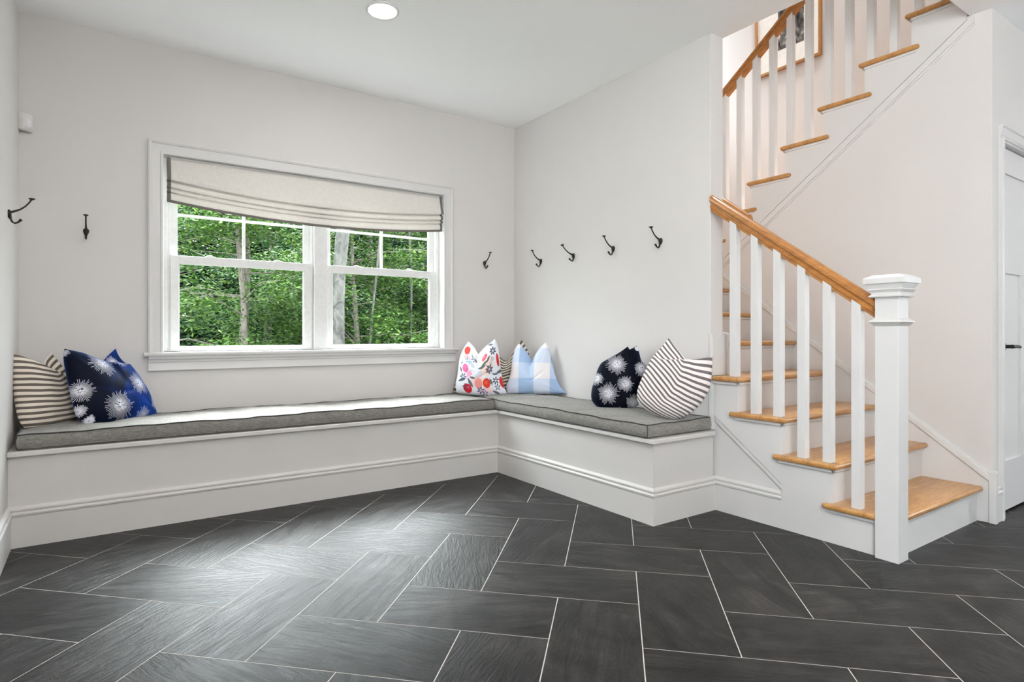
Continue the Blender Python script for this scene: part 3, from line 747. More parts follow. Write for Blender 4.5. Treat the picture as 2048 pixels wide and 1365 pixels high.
# ------------------------------------------------------------------ throw pillows
PIL = {"P1": {"left": [[-0.053, -0.006], [-0.072, 0.044], [-0.076, 0.139], [-0.073, 0.24], [-0.061, 0.377]], "top": [[-0.061, 0.377], [-0.003, 0.349], [0.071, 0.306], [0.104, 0.345], [0.145, 0.382]], "right": [[0.301, 0.016], [0.269, 0.103], [0.234, 0.218], [0.183, 0.32], [0.145, 0.382]], "bottom": [[-0.053, -0.006], [0.017, -0.012], [0.11, -0.007], [0.301, 0.016]], "lip": [[-0.061, 0.377], [-0.003, 0.347], [0.07, 0.301], [0.161, 0.247], [0.233, 0.212]], "marks": [], "p": [-2.63, 0.24, 0.535], "r": [0.8555, 0.5178, 0.0], "lean": 14}, "P2": {"left": [[-0.004, -0.023], [-0.025, 0.01], [-0.043, 0.058], [-0.041, 0.148], [-0.035, 0.275], [-0.028, 0.353], [-0.012, 0.407]], "top": [[-0.012, 0.407], [0.064, 0.383], [0.122, 0.352], [0.18, 0.332], [0.238, 0.371], [0.301, 0.411]], "right": [[0.422, -0.002], [0.407, 0.063], [0.393, 0.132], [0.36, 0.241], [0.324, 0.35], [0.301, 0.411]], "bottom": [[-0.004, -0.023], [0.078, -0.03], [0.197, -0.029], [0.329, -0.014], [0.422, -0.002]], "lip": [[-0.012, 0.407], [0.063, 0.38], [0.121, 0.346], [0.175, 0.327], [0.232, 0.306], [0.29, 0.297], [0.345, 0.3]], "marks": [[0.128, 0.303, 0.086], [0.31, 0.176, 0.077], [0.149, 0.059, 0.09], [-0.019, 0.165, 0.066], [0.302, -0.019, 0.061], [0.254, 0.323, 0.051], [-0.045, 0.063, 0.04], [-0.002, 0.006, 0.03], [0.388, 0.282, 0.071], [-0.035, 0.389, 0.036], [0.403, 0.058, 0.045]], "p": [-2.42, 0.18, 0.535], "r": [0.7855, 0.6189, 0.0], "lean": 20}, "P3": {"left": [[-0.201, 0.018], [-0.209, 0.082], [-0.197, 0.138], [-0.186, 0.218], [-0.174, 0.294], [-0.144, 0.364], [-0.107, 0.418]], "top": [[-0.107, 0.418], [-0.064, 0.367], [-0.028, 0.309], [0.016, 0.363], [0.063, 0.402], [0.094, 0.43]], "right": [[0.178, 0.011], [0.16, 0.049], [0.146, 0.113], [0.132, 0.216], [0.126, 0.309], [0.116, 0.371], [0.094, 0.43]], "bottom": [[-0.201, 0.018], [-0.142, 0.006], [-0.033, -0.006], [0.079, -0.007], [0.178, 0.011]], "lip": [[-0.182, 0.218], [-0.141, 0.241], [-0.103, 0.263], [-0.065, 0.29], [-0.028, 0.307], [0.016, 0.36], [0.063, 0.398], [0.094, 0.43]], "marks": [], "p": [0.02, 0.22, 0.535], "r": [0.8725, -0.4886, 0.0], "lean": 12}, "P4": {"left": [[-0.133, 0.005], [-0.106, 0.082], [-0.034, 0.198], [0.065, 0.295], [0.145, 0.374]], "top": [[0.145, 0.374], [0.212, 0.31], [0.291, 0.25], [0.352, 0.325], [0.416, 0.417]], "right": [[0.43, -0.007], [0.48, 0.095], [0.491, 0.213], [0.469, 0.325], [0.416, 0.417]], "bottom": [[-0.133, 0.005], [0.003, -0.008], [0.239, -0.016], [0.43, -0.007]], "marks": [], "p": [0.02, 0.42, 0.535], "r": [0.9023, -0.4311, 0.0], "lean": 6}, "P5": {"left": [[0.004, 0.006], [-0.008, 0.055], [0.008, 0.105], [0.025, 0.178], [0.03, 0.259], [0.05, 0.345], [0.08, 0.391]], "top": [[0.08, 0.391], [0.128, 0.341], [0.173, 0.276], [0.186, 0.246], [0.203, 0.292], [0.244, 0.357], [0.287, 0.401]], "right": [[0.453, 0.016], [0.411, 0.06], [0.375, 0.131], [0.347, 0.228], [0.317, 0.339], [0.287, 0.401]], "bottom": [[0.004, 0.006], [0.193, 0.003], [0.326, 0.006], [0.453, 0.016]], "marks": [[0.089, 0.229, 0.004], [0.212, 0.119, 0.004], [0.33, 0.121, 0.004]], "p": [0.2, 0.17, 0.535], "r": [0.6816, -0.7317, 0.0], "lean": 10}, "P6": {"left": [[-0.053, -0.003], [-0.09, 0.042], [-0.094, 0.098], [-0.077, 0.167], [-0.055, 0.237], [-0.03, 0.281], [0.02, 0.313], [0.083, 0.352], [0.136, 0.39]], "top": [[0.136, 0.39], [0.151, 0.368], [0.191, 0.39]], "right": [[0.191, 0.016], [0.223, 0.115], [0.237, 0.205], [0.244, 0.261], [0.217, 0.295], [0.203, 0.352], [0.191, 0.39]], "bottom": [[-0.053, -0.003], [-0.017, -0.028], [0.032, -0.036], [0.105, -0.023], [0.191, 0.016]], "lip": [[0.02, 0.31], [0.085, 0.333], [0.135, 0.355], [0.157, 0.369], [0.191, 0.39]], "marks": [[0.06, 0.263, 0.071], [0.006, 0.084, 0.073], [0.11, 0.144, 0.055], [0.21, 0.239, 0.055], [0.163, 0.028, 0.058], [-0.065, 0.18, 0.05], [0.069, -0.029, 0.04], [0.188, 0.368, 0.018]], "p": [0.24, -0.86, 0.535], "r": [0.7526, -0.6585, 0.0], "lean": 10}, "P7": {"left": [[-0.089, 0.092], [-0.086, 0.148], [-0.054, 0.23], [-0.025, 0.289], [0.009, 0.343], [0.059, 0.397], [0.103, 0.452]], "top": [[0.103, 0.452], [0.128, 0.406], [0.158, 0.361], [0.185, 0.324], [0.229, 0.322], [0.285, 0.33], [0.328, 0.338]], "right": [[0.101, -0.021], [0.176, 0.008], [0.235, 0.052], [0.277, 0.105], [0.312, 0.177], [0.323, 0.263], [0.328, 0.338]], "bottom": [[-0.089, 0.092], [-0.068, 0.059], [-0.022, 0.027], [0.034, 0.0], [0.101, -0.021]], "lip": [[0.005, 0.335], [0.028, 0.314], [0.077, 0.31], [0.129, 0.315], [0.185, 0.32], [0.229, 0.32], [0.285, 0.329], [0.328, 0.338]], "marks": [], "p": [0.18, -1.29, 0.535], "r": [0.76, -0.65, 0.0], "lean": 9}}
def cat(pts, n):
    """resample a polyline evenly by arc length with Catmull-Rom smoothing"""
    P = [np.array(p, float) for p in pts]; P = [2*P[0]-P[1]]+P+[2*P[-1]-P[-2]]
    out = []
    for i in range(1, len(P)-2):
        for t in np.linspace(0, 1, 12, endpoint=False):
            a, b, c, d = P[i-1], P[i], P[i+1], P[i+2]
            out.append(.5*((2*b)+(-a+c)*t+(2*a-5*b+4*c-d)*t*t+(-a+3*b-3*c+d)*t**3))
    out.append(P[-2]); out = np.array(out)
    s = np.r_[0, np.cumsum(np.linalg.norm(np.diff(out, axis=0), axis=1))]; u = np.linspace(0, s[-1], n)
    return np.c_[np.interp(u, s, out[:,0]), np.interp(u, s, out[:,1])]
def pillow(key, label, mat, N=90, front=.075, back=.055, dip=(.5,.3), ears=(0,0), colour=None, group=None, seed=1, wr=1.0, rwarp=1.0):
    """square pillow with a chopped top; 'lip' is the fold where the front panel bulges in front of the ear behind it"""
    d = PIL[key]; K = 1200
    B, Tp, L, R = cat(d['bottom'], N+1), cat(d['top'], N+1), cat(d['left'], K), cat(d['right'], K)
    if rwarp != 1:
        vv = np.linspace(0, 1, K)**rwarp*(K-1); R = np.c_[np.interp(vv, np.arange(K), R[:,0]), np.interp(vv, np.arange(K), R[:,1])]
    p = Vector(d['p']); r = Vector(d['r']); a = math.radians(d['lean']); bk = Vector((-r.y, r.x, 0))
    up = Vector((0,0,math.cos(a)))+bk*math.sin(a); n = r.cross(up)
    def rs(C, i0, i1, m): t = np.linspace(i0, i1, m); return np.c_[np.interp(t, np.arange(K), C[:,0]), np.interp(t, np.arange(K), C[:,1])]
    def coons(B, T_, L, R):
        u = np.linspace(0, 1, len(B))[None,:,None]; v = np.linspace(0, 1, len(L))[:,None,None]
        return (1-v)*B[None]+v*T_[None]+(1-u)*L[:,None]+u*R[:,None]-((1-u)*(1-v)*B[0]+u*(1-v)*B[-1]+(1-u)*v*T_[0]+u*v*T_[-1])
    N1 = int(N*.78) if 'lip' in d else N
    if 'lip' in d:
        Lp = cat(d['lip'], N+1)
        ia = int(np.argmin(np.linalg.norm(L-Lp[0], axis=1))); ib = int(np.argmin(np.linalg.norm(R-Lp[-1], axis=1)))
        Lp[0] = L[ia]; Lp[-1] = R[ib]
        S1 = coons(B, Lp, rs(L, 0, ia, N1+1), rs(R, 0, ib, N1+1)); S2 = coons(Lp, Tp, rs(L, ia, K-1, N-N1+1), rs(R, ib, K-1, N-N1+1))
        S = np.concatenate([S1, S2[1:]], 0)
        gap = np.linalg.norm(Tp-Lp, axis=1); low = np.linalg.norm(Lp-B, axis=1); g = gap/(gap+low)
    else: S = coons(B, Tp, rs(L, 0, K-1, N+1), rs(R, 0, K-1, N+1)); g = np.zeros(N+1)
    G = np.clip(g/.10, 0, 1)[None,:]
    U, W = np.meshgrid(np.linspace(0, 1, N+1), np.arange(N+1))
    V1 = np.clip(W/N1, 0, 1); V2 = np.clip((W-N1)/max(1, N-N1), 0, 1)
    Vv = np.where(W <= N1, V1*(1-g)[None,:], (1-g)[None,:]+V2*g[None,:])      # share of the way up, used by the fabric pattern
    fx = np.clip(1-np.abs(2*U-1)**2.4, 0, 1); fy = np.clip(1-np.abs(2*V1-1)**2.2, 0, 1)
    h = (fx*fy)**.48
    hl = np.clip(fx, 0, 1)**.48*(1-.30*np.clip(2*V1-1, 0, 1)**2.5)            # stays full up to the lip
    h = np.where(V1 > .5, (1-G)*h+G*hl, h)
    fall = np.clip(V2/.16, 0, 1); fall = fall*fall*(3-2*fall)
    h = np.where(W > N1, hl*G*(1-fall), h)
    du, dw = dip
    cr = np.exp(-((U-du)/.10)**2)*np.clip((V1-.55)/.45, 0, 1)**1.2
    h = h*(1-dw*cr*(1-.75*G))
    rng = np.random.RandomState(seed); w = np.zeros_like(h)
    for _ in range(7):
        kx, ky, ph = rng.uniform(-10, 10), rng.uniform(-10, 10), rng.uniform(0, 6); w += np.sin(kx*U+ky*V1+ph+1.5*np.sin(3*U+ph))
    w *= .0017*wr
    for cu, cv in ((0,0),(1,0),(0,1),(1,1)):                                  # gathers at the corners
        ang = np.arctan2(V1-cv, U-cu); rr = np.hypot(U-cu, V1-cv)
        w += .0028*wr*np.sin(ang*13+cu*2+cv)*np.exp(-((rr-.22)/.14)**2)
    w += -.006*wr*np.exp(-((V1-.42-.30*(U-.5))/.035)**2)*np.clip(1-np.abs(U-.62)/.30, 0, 1)   # one soft fold across the belly
    off = -ears[0]*(1-U)**2*Vv**2 - ears[1]*U**2*Vv**2
    ear = np.where(W > N1, .012*np.sin(np.pi*V2)*fx-.018*G*np.clip(np.sin(np.pi*np.clip(V2, 0, 1)), 0, 1), 0)
    Fz = off+h*front+ear+w*fx*np.where(W > N1, 1-V2, fy)
    hb = (fx*np.clip(1-np.abs(2*W/N-1)**2.2, 0, 1))**.48
    Bz = np.minimum(off-hb*back, Fz-.004*(hb > 0))
    Bz = np.where(hb <= 0, Fz, Bz)
    def pt(i, j, z): q = p+r*float(S[i,j,0])+up*float(S[i,j,1])+n*float(z); return (q.x, q.y, q.z)
    V = []; M = N+1
    for i in range(M):
        for j in range(M): V.append(pt(i, j, Fz[i,j]))
    idx = {}
    for i in range(M):
        for j in range(M):
            if i in (0, N) or j in (0, N): idx[i,j] = i*M+j
            else: idx[i,j] = len(V); V.append(pt(i, j, Bz[i,j]))
    Fc = []; ij = []
    for i in range(N):
        for j in range(N):
            Fc.append((i*M+j, i*M+j+1, (i+1)*M+j+1, (i+1)*M+j)); ij += [(i,j),(i,j+1),(i+1,j+1),(i+1,j)]
    for i in range(N):
        for j in range(N):
            Fc.append((idx[i,j], idx[i+1,j], idx[i+1,j+1], idx[i,j+1])); ij += [(i,j),(i+1,j),(i+1,j+1),(i,j+1)]
    ij = np.array(ij); uv = np.c_[ij[:,1]/N, Vv[ij[:,0], ij[:,1]]]
    V = np.array(V); o0 = Vector(d['p']); Vl = V-np.array(o0)
    me = bpy.data.meshes.new('throw_pillow'); me.from_pydata(Vl.tolist(), [], Fc); me.update()
    me.uv_layers.new(name='UVMap').data.foreach_set('uv', np.array(uv, dtype=np.float32).ravel())
    me.polygons.foreach_set('use_smooth', [True]*len(Fc))
    me.uv_layers.new(name='flat').data.foreach_set('uv', S[ij[:,0], ij[:,1]].astype(np.float32).ravel())
    if colour:
        c = me.color_attributes.new('pattern', 'FLOAT_COLOR', 'POINT')
        loc = [(S[i,j,0], S[i,j,1]) for i in range(M) for j in range(M)]
        keys = {v_: k for k, v_ in idx.items() if v_ >= M*M}
        loc += [(S[keys[q][0], keys[q][1], 0], S[keys[q][0], keys[q][1], 1]) for q in range(M*M, len(V))]
        uvv = [(j/N, Vv[i,j]) for i in range(M) for j in range(M)]+[(keys[q][1]/N, Vv[keys[q]]) for q in range(M*M, len(V))]
        C = colour(np.array(loc, float), np.array(uvv, float), d['marks'])
        c.data.foreach_set('color', np.c_[C, np.ones(len(C))].astype(np.float32).ravel())
    me.materials.append(mat)
    ob = bpy.data.objects.new('throw_pillow', me); COL.objects.link(ob); ob.location = o0
    return tag(ob, label, 'pillow', group)

def stripes(name, n, dark, light, duty=.42, warp=.12, phase=0):
    def fn(nt, b):
        t = node(nt, 'ShaderNodeTexCoord'); s = node(nt, 'ShaderNodeSeparateXYZ'); nt.links.new(t.outputs['UV'], s.inputs[0])
        nz = noise(nt, t.outputs['UV'], 2.2, 1)
        m1 = node(nt, 'ShaderNodeMath', operation='MULTIPLY_ADD'); nt.links.new(s.outputs[1], m1.inputs[0]); m1.inputs[1].default_value = n
        m0 = node(nt, 'ShaderNodeMath', operation='MULTIPLY'); nt.links.new(nz.outputs[0], m0.inputs[0]); m0.inputs[1].default_value = warp*6
        m00 = node(nt, 'ShaderNodeMath', operation='ADD'); nt.links.new(m0.outputs[0], m00.inputs[0]); m00.inputs[1].default_value = phase
        nt.links.new(m00.outputs[0], m1.inputs[2])
        fr = node(nt, 'ShaderNodeMath', operation='FRACT'); nt.links.new(m1.outputs[0], fr.inputs[0])
        r = ramp(nt, fr.outputs[0], [(0, light), (1-duty-.02, light), (1-duty, dark), (.985, dark), (1, light)])
        nt.links.new(r.outputs[0], b.inputs['Base Color'])
    return fabric(name, fn, .9, 800, .25, .1)
def attr_fabric(name, rough, sheen, tint=(1,1,1)):
    def fn(nt, b):
        a = node(nt, 'ShaderNodeAttribute', attribute_name='pattern'); nt.links.new(a.outputs['Color'], b.inputs['Base Color'])
        b.inputs['Sheen Tint'].default_value = (*tint, 1)
    return fabric(name, fn, rough, 800, .2, sheen)
STR_L = stripes('taupe_stripe_fabric', 13.0, lin((104,96,88)), lin((228,217,204)), .47, .10)
STR_R = stripes('slate_stripe_fabric', 17.0, lin((108,102,104)), lin((238,231,229)), .45, .05)
STR_M = stripes('olive_stripe_fabric', 12.0, lin((96,89,79)), lin((222,214,200)), .50, .05)
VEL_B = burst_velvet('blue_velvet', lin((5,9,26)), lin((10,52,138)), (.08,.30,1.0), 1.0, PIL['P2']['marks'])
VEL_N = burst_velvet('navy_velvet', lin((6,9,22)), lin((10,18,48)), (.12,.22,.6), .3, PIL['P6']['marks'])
def floral(loc, uv, marks):
    """watercolour blossoms, berries and sprigs, laid out in pillow coordinates"""
    C = np.tile(np.array(lin((228,230,238))), (len(loc), 1)); x, y = uv[:,0], uv[:,1]
    n = .5+.5*np.sin(x*9+3*np.sin(y*7))*np.sin(y*8+2*np.sin(x*6))
    def mixc(m, col, a): C[m] = C[m]*(1-a)+np.array(lin(col))*a
    mixc(((x-.66)**2+(y-.62)**2 < .03), (240,216,200), .8)
    for cx, cy, rx, ry, rot, col, al in (
        (.62,.60,.13,.24,.3,(241,216,204),.8),(.45,.30,.15,.14,.2,(240,200,192),.7),(.60,.10,.16,.06,.1,(240,196,200),.7),
        (.32,.62,.05,.05,0,(176,182,200),.55),(.50,.48,.05,.06,.5,(176,182,196),.55),(.44,.42,.05,.05,.5,(186,190,204),.5),(.80,.68,.04,.05,0,(150,146,170),.5),(.76,.60,.03,.05,0,(170,166,186),.5),
        (.12,.86,.085,.075,0,(222,70,58),.95),(.20,.74,.10,.05,.2,(240,176,178),.8),(.62,.78,.085,.05,.5,(220,80,112),.95),(.16,.50,.07,.085,0,(222,96,150),.95),(.26,.42,.07,.05,.6,(240,150,190),.8),(.22,.33,.04,.05,0,(240,170,200),.7),
        (.47,.26,.08,.12,.1,(232,140,134),.9),(.64,.25,.085,.10,.1,(222,66,48),1),(.24,.12,.085,.095,-.3,(206,44,56),1),(.93,.62,.035,.13,.1,(206,46,52),1),(.97,.20,.05,.10,.2,(214,52,44),1),
        (.63,.26,.04,.04,0,(238,112,84),.7),(.24,.14,.03,.03,0,(232,110,110),.7),(.61,.79,.03,.02,.5,(240,160,180),.8)):
        c, s = math.cos(rot), math.sin(rot); dx, dy = x-cx, y-cy
        e = ((dx*c+dy*s)/rx)**2+((-dx*s+dy*c)/ry)**2+.25*(n-.5)
        mixc(e < 1, col, al)
    def leaf(cx, cy, L, rot, col, wd=.33):
        c, s = math.cos(rot), math.sin(rot); dx, dy = x-cx, y-cy; a = (dx*c+dy*s)/L; b = (-dx*s+dy*c)/L
        mixc((np.abs(a) < 1) & (np.abs(b) < wd*(1-a*a)), col, .92)
    G = (64,88,96); NV = (48,56,88); T = (92,150,176)
    for a in ((.12,.26,.09,.5,G),(.30,.24,.10,-1.0,G),(.34,.36,.07,.1,G),(.60,.66,.09,.35,G),(.54,.60,.10,.1,G),(.70,.70,.08,.9,G),(.95,.40,.09,.2,G),(.84,.38,.06,-.2,G),(.74,.26,.07,-1.3,G),(.84,.95,.06,-.3,G),(.07,.58,.05,.9,G),(.06,.44,.06,-1.1,G),(.80,.05,.08,-.6,G),(.34,.86,.05,-.8,NV),(.40,.78,.05,-.9,NV)): leaf(*a)
    for cx, cy, k, col, R in ((.72,.50,7,NV,.10),(.84,.82,7,NV,.09),(.84,.26,6,NV,.08),(.13,.32,6,(60,84,112),.08),(.50,.11,6,(62,76,120),.09),(.58,.06,5,(80,110,150),.07),(.20,.14,5,NV,.07),(.22,.68,6,T,.09),(.36,.76,5,NV,.07),(.86,.14,5,(90,90,120),.07)):
        for i in range(k):
            t = 2*math.pi*i/k+cx*9; leaf(cx+R*.55*math.cos(t), cy+R*.55*math.sin(t), R*.42, t, col, .45)
    for cx, cy, rot, L in ((.66,.58,-1.0,.14),(.80,.40,-.5,.13),(.18,.44,1.4,.10),(.30,.50,.2,.08)): leaf(cx, cy, L, rot, G, .035)
    return C
def plaid(loc, uv, marks):
    """buffalo check: white with broad blue bands, darker where they cross"""
    cell = abs(marks[2][0]-marks[1][0]); xs, ys = marks[1][0], marks[1][1]
    i = np.floor((loc[:,0]-xs)/cell).astype(int) % 2; j = np.floor((loc[:,1]-ys)/cell).astype(int) % 2
    W, M_, D, Pk = (np.array(lin(c)) for c in ((236,232,236),(186,204,230),(158,184,218),(208,218,236)))
    C = np.where((i == 0)[:,None] & (j == 0)[:,None], W, np.where((i == 1)[:,None] & (j == 1)[:,None], D, np.where((i == 1)[:,None], M_, Pk)))
    return C
pillow('P1', 'taupe and cream striped throw pillow behind the blue one, at the left wall', STR_L, 80, .05, .05, (.72,.5), (0,.05), seed=2)
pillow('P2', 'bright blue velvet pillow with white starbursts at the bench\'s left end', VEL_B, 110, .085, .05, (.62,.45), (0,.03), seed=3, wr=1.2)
pillow('P4', 'brown and cream striped pillow mostly hidden in the bench corner', STR_M, 80, .05, .045, (.5,.4), (0,0), seed=4)
pillow('P3', 'white floral pillow with red and pink blossoms beside the window sill', attr_fabric('floral_cotton', .85, .1), 170, .075, .05, (.38,.5), (.03,0), floral, seed=5, wr=1.2)
pillow('P5', 'light blue and white buffalo-check pillow to the right of the floral one', attr_fabric('check_cotton', .85, .1), 170, .065, .05, (.45,.5), (0,0), plaid, seed=6, wr=1.1)
pillow('P6', 'dark navy velvet pillow with white starbursts, below the last hooks', VEL_N, 110, .09, .07, (.35,.3), (.03,0), seed=7)
pillow('P7', 'grey and white striped pillow leaning against the stairs end of the bench', STR_R, 110, .085, .06, (.42,.45), (.05,0), seed=8, wr=1.8, rwarp=1.6)

# ------------------------------------------------------------------ coat hooks
def hook(loc, rz, label, tilt=0, group=None):
    """local: x sideways, -y out of the wall, z up"""
    e = empty('coat_hook', loc); e.rotation_euler = (0, tilt, rz) if rz is not None else (0, 0, 0)
    tag(e, label, 'coat hook', group)
    def add(name, mb):
        me = bpy.data.meshes.new(name); me.from_pydata([tuple(v) for v in mb.v], [], mb.f); me.update(); finish(me, BLACK, True, 50)
        o = bpy.data.objects.new(name, me); COL.objects.link(o); o.parent = e; return o
    if 'plate' not in HK:
        m = MB()
        rings = []
        for t, s in ((0,1),(-.004,1),(-.009,.82),(-.0125,.45),(-.0135,.1)):
            ring = []
            for k in range(28):
                a = 2*math.pi*k/28; zz = math.sin(a); wx = .0145*(1 if zz > 0 else 1+zz*.22)
                ring.append((math.cos(a)*wx*s, t, zz*(.0165 if zz > 0 else .024)*s))
            rings.append(ring)
        m.loft(rings); HK['plate'] = m
        HK['upper_arm'] = MB().tube([(0,-.008,.004),(0,-.026,.011),(0,-.046,.022),(0,-.064,.038),(0,-.078,.057),(0,-.087,.073)], [.006,.0052,.0042,.0038,.0037,.0042], 10)
        HK['upper_arm'].lathe([(.003,-.002),(.006,0),(.0125,.003),(.0135,.0055),(.010,.008),(.001,.009)], (0,-.088,.071), 'Z', 18)
        HK['lower_arm'] = MB().tube([(0,-.007,-.010),(0,-.010,-.028),(0,-.016,-.041),(0,-.025,-.046),(0,-.036,-.041),(0,-.045,-.031),(0,-.049,-.026)], [.0065,.0050,.0045,.0045,.0045,.0056,.0078], 10)
    for nme in ('plate', 'upper_arm', 'lower_arm'):
        if nme in HM:
            o = HM[nme].copy(); COL.objects.link(o); o.parent = e
        else: HM[nme] = add({'plate': 'wall_plate'}.get(nme, nme), HK[nme])
    return e
HK, HM = {}, {}
hook((-2.427, YB, 1.570), 0, 'black double coat hook on the window wall, left of the window')
hook((.217, YB, 1.567), 0, 'black double coat hook on the window wall, between window and corner')
hook((XL, .052, 1.562), math.pi/2, 'black double coat hook on the left wall, seen from the side')
hook((WX, .150, 1.567), -math.pi/2, 'black coat hook nearest the corner in the row of four')
hook((WX, -.235, 1.568), -math.pi/2, 'crooked black coat hook, second from the corner in the row of four', -.30)
hook((WX, -.644, 1.572), -math.pi/2, 'black coat hook, third from the corner in the row of four')
hook((WX, -1.052, 1.572), -math.pi/2, 'black coat hook nearest the stairs in the row of four')

# ------------------------------------------------------------------ motion sensor
def sensor():
    e = empty('motion_sensor', (-2.69, YB, 2.07)); tag(e, 'small white motion sensor high in the left corner', 'motion sensor')
    # sits across the corner, facing the room
    a = Vector((XL+.002, YB-.052, 0)); b = Vector((XL+.060, YB-.002, 0))
    d = (b-a).normalized(); n = Vector((d.y, -d.x, 0)); c = (a+b)/2
    def ring(hw, dep, z, k=7):
        pts = []
        for i in range(k+1):
            t = -1+2*i/k; q = c+d*(hw*t)+n*(dep*(1-abs(t)**3)); pts.append((q.x, q.y, z))
        pts += [tuple(c-n*.004+d*hw)[:2]+(z,), tuple(c-n*.004-d*hw)[:2]+(z,)]
        return pts
    m = MB().loft([ring(.030,.010,2.073), ring(.037,.020,2.080), ring(.038,.027,2.10), ring(.038,.028,2.135), ring(.038,.022,2.157), ring(.036,.012,2.166)])
    obj('sensor_body', m, SENSOR, e, smooth=True, sharp=60)
    m = MB().loft([ring(.020,.022,2.086), ring(.027,.031,2.095), ring(.027,.033,2.120), ring(.024,.029,2.136)])
    obj('sensor_lens', m, LENSP, e, smooth=True, sharp=60)
sensor()

# ------------------------------------------------------------------ recessed ceiling lamps
LENS = emit('lamp_glow', (1.0, .975, .95), LAMP)
def downlight(x, y, label, s=1.0):
    e = empty('ceiling_light', (x, y, ZC-.012)); tag(e, label, 'ceiling light')
    R = .088
    m = MB().lathe([(R-.020,-.001),(R-.012,-.009),(R-.003,-.008),(R,-.003),(R,0)], (x, y, ZC), 'Z', 48)
    m = MB(); rings = []
    for r, h in ((R,0),(R,-.004),(R-.004,-.008),(R-.014,-.009),(R-.019,-.004),(R-.019,0)):
        rings.append([(x+r*math.cos(2*math.pi*k/48), y+r*math.sin(2*math.pi*k/48), ZC+h) for k in range(48)])
    m.loft(rings, cap=False)
    obj('trim_ring', m, VINYL, e, smooth=True, sharp=60)
    m = MB().lathe([(R-.019,-.001),(R-.019,-.0045),(.045,-.0065),(.001,-.007)], (x, y, ZC), 'Z', 40)
    o = obj('lamp_lens', m, LENS, e, smooth=True); o['label'] = 'glowing white lamp lens'
downlight(-1.126, -.589, 'lit recessed ceiling light above the bench corner')
for x, y in ((-1.95,-2.5),(-1.2,-1.65),(2.9,-4.2)): downlight(x, y, 'lit recessed ceiling light outside the picture')  # unseen lamps, added to brighten the walls
for o in list(bpy.data.objects):
    if o.get('label') == 'lit recessed ceiling light outside the picture': o['group'] = 'added ceiling lights out of view'

def upstairs_fill(x, y, z):  # unseen lamp, added to whiten the stairwell wall
    e = empty('ceiling_light', (x, y, z-.03)); tag(e, 'added, unseen ceiling light brightening the stairwell from above', 'ceiling light')
    obj('trim_ring', MB().lathe([(.14,0),(.14,-.02),(.12,-.025),(.001,-.026)], (x, y, z), 'Z', 32), VINYL, e, smooth=True)
    obj('lamp_lens', MB().lathe([(.11,-.026),(.10,-.04),(.06,-.05),(.001,-.052)], (x, y, z), 'Z', 32), emit('upstairs_fill_glow', (1.0,.98,.96), 230), e, smooth=True)
upstairs_fill(1.95, -1.2, 5.5)
def globe(x, y):  # unseen lamp, added to brighten the ceiling and left wall
    e = empty('fill_globe', (x, y, 2.28)); tag(e, 'added, unseen globe light behind the camera', 'fill light')
    obj('canopy', MB().lathe([(.055,0),(.055,-.012),(.02,-.03),(.001,-.031)], (x, y, ZC), 'Z', 24), VINYL, e, smooth=True)
    obj('stem', MB().tube([(x,y,ZC-.02),(x,y,2.52)], .006, 8), BLACK, e, smooth=True)
    obj('glass_globe', MB().lathe([(.13*math.sin(math.pi*k/16)+.0005, -.13*math.cos(math.pi*k/16)) for k in range(17)], (x, y, 2.40), 'Z', 32), emit('fill_globe_glow', (1.0,.975,.955), 92), e, smooth=True)
globe(-1.85, -4.15)
# ------------------------------------------------------------------ framed photograph in the stairwell
def picture():
    X = 2.499; y0, y1, z0, z1 = -1.015, -.428, 3.262, 3.98
    e = empty('picture_frame', (X, (y0+y1)/2, z0)); tag(e, 'oak framed black and white photograph with white mat in the stairwell', 'picture')
    w, dp = .022, .028
    m = MB().box(X-dp, X, y0, y0+w, z0, z1).box(X-dp, X, y1-w, y1, z0, z1).box(X-dp, X, y0+w, y1-w, z0, z0+w).box(X-dp, X, y0+w, y1-w, z1-w, z1)
    obj('frame', m, OAK_F, e, bevel=.002)
    obj('mat_board', MB().box(X-.012, X-.006, y0+w, y1-w, z0+w, z1-w), plain('white_mat', lin((238,236,232)), .8), e)
    def ph(nt, b):
        v = coords(nt, 'Object', (1, 9, 4)); n = noise(nt, v, 3.2, 5, .65, 1)
        r = ramp(nt, n.outputs[0], [(.38, (.015,.015,.014)), (.5, (.12,.115,.11)), (.60, (.22,.21,.2)), (.72, (.7,.69,.66))])
        nt.links.new(r.outputs[0], b.inputs['Base Color'])
    pm = fabric('photo_print', ph, .4, 500, 0, 0)
    obj('photo', MB().box(X-.0135, X-.012, -.868, -.640, 3.437, 3.80), pm, e)
    fg = MB()
    fg.prism([(-.80,3.437),(-.795,3.50),(-.775,3.54),(-.755,3.552),(-.735,3.54),(-.715,3.50),(-.712,3.437)], 0, X-.0145, X-.0135)
    fg.lathe([(.001,-.0145),(.020,-.0145),(.020,-.0135),(.001,-.0135)], (X, -.756, 3.575), 'X', 20)
    obj('printed_figure', fg, plain('photo_light_grey', (.6,.6,.58), .5), e)
picture()
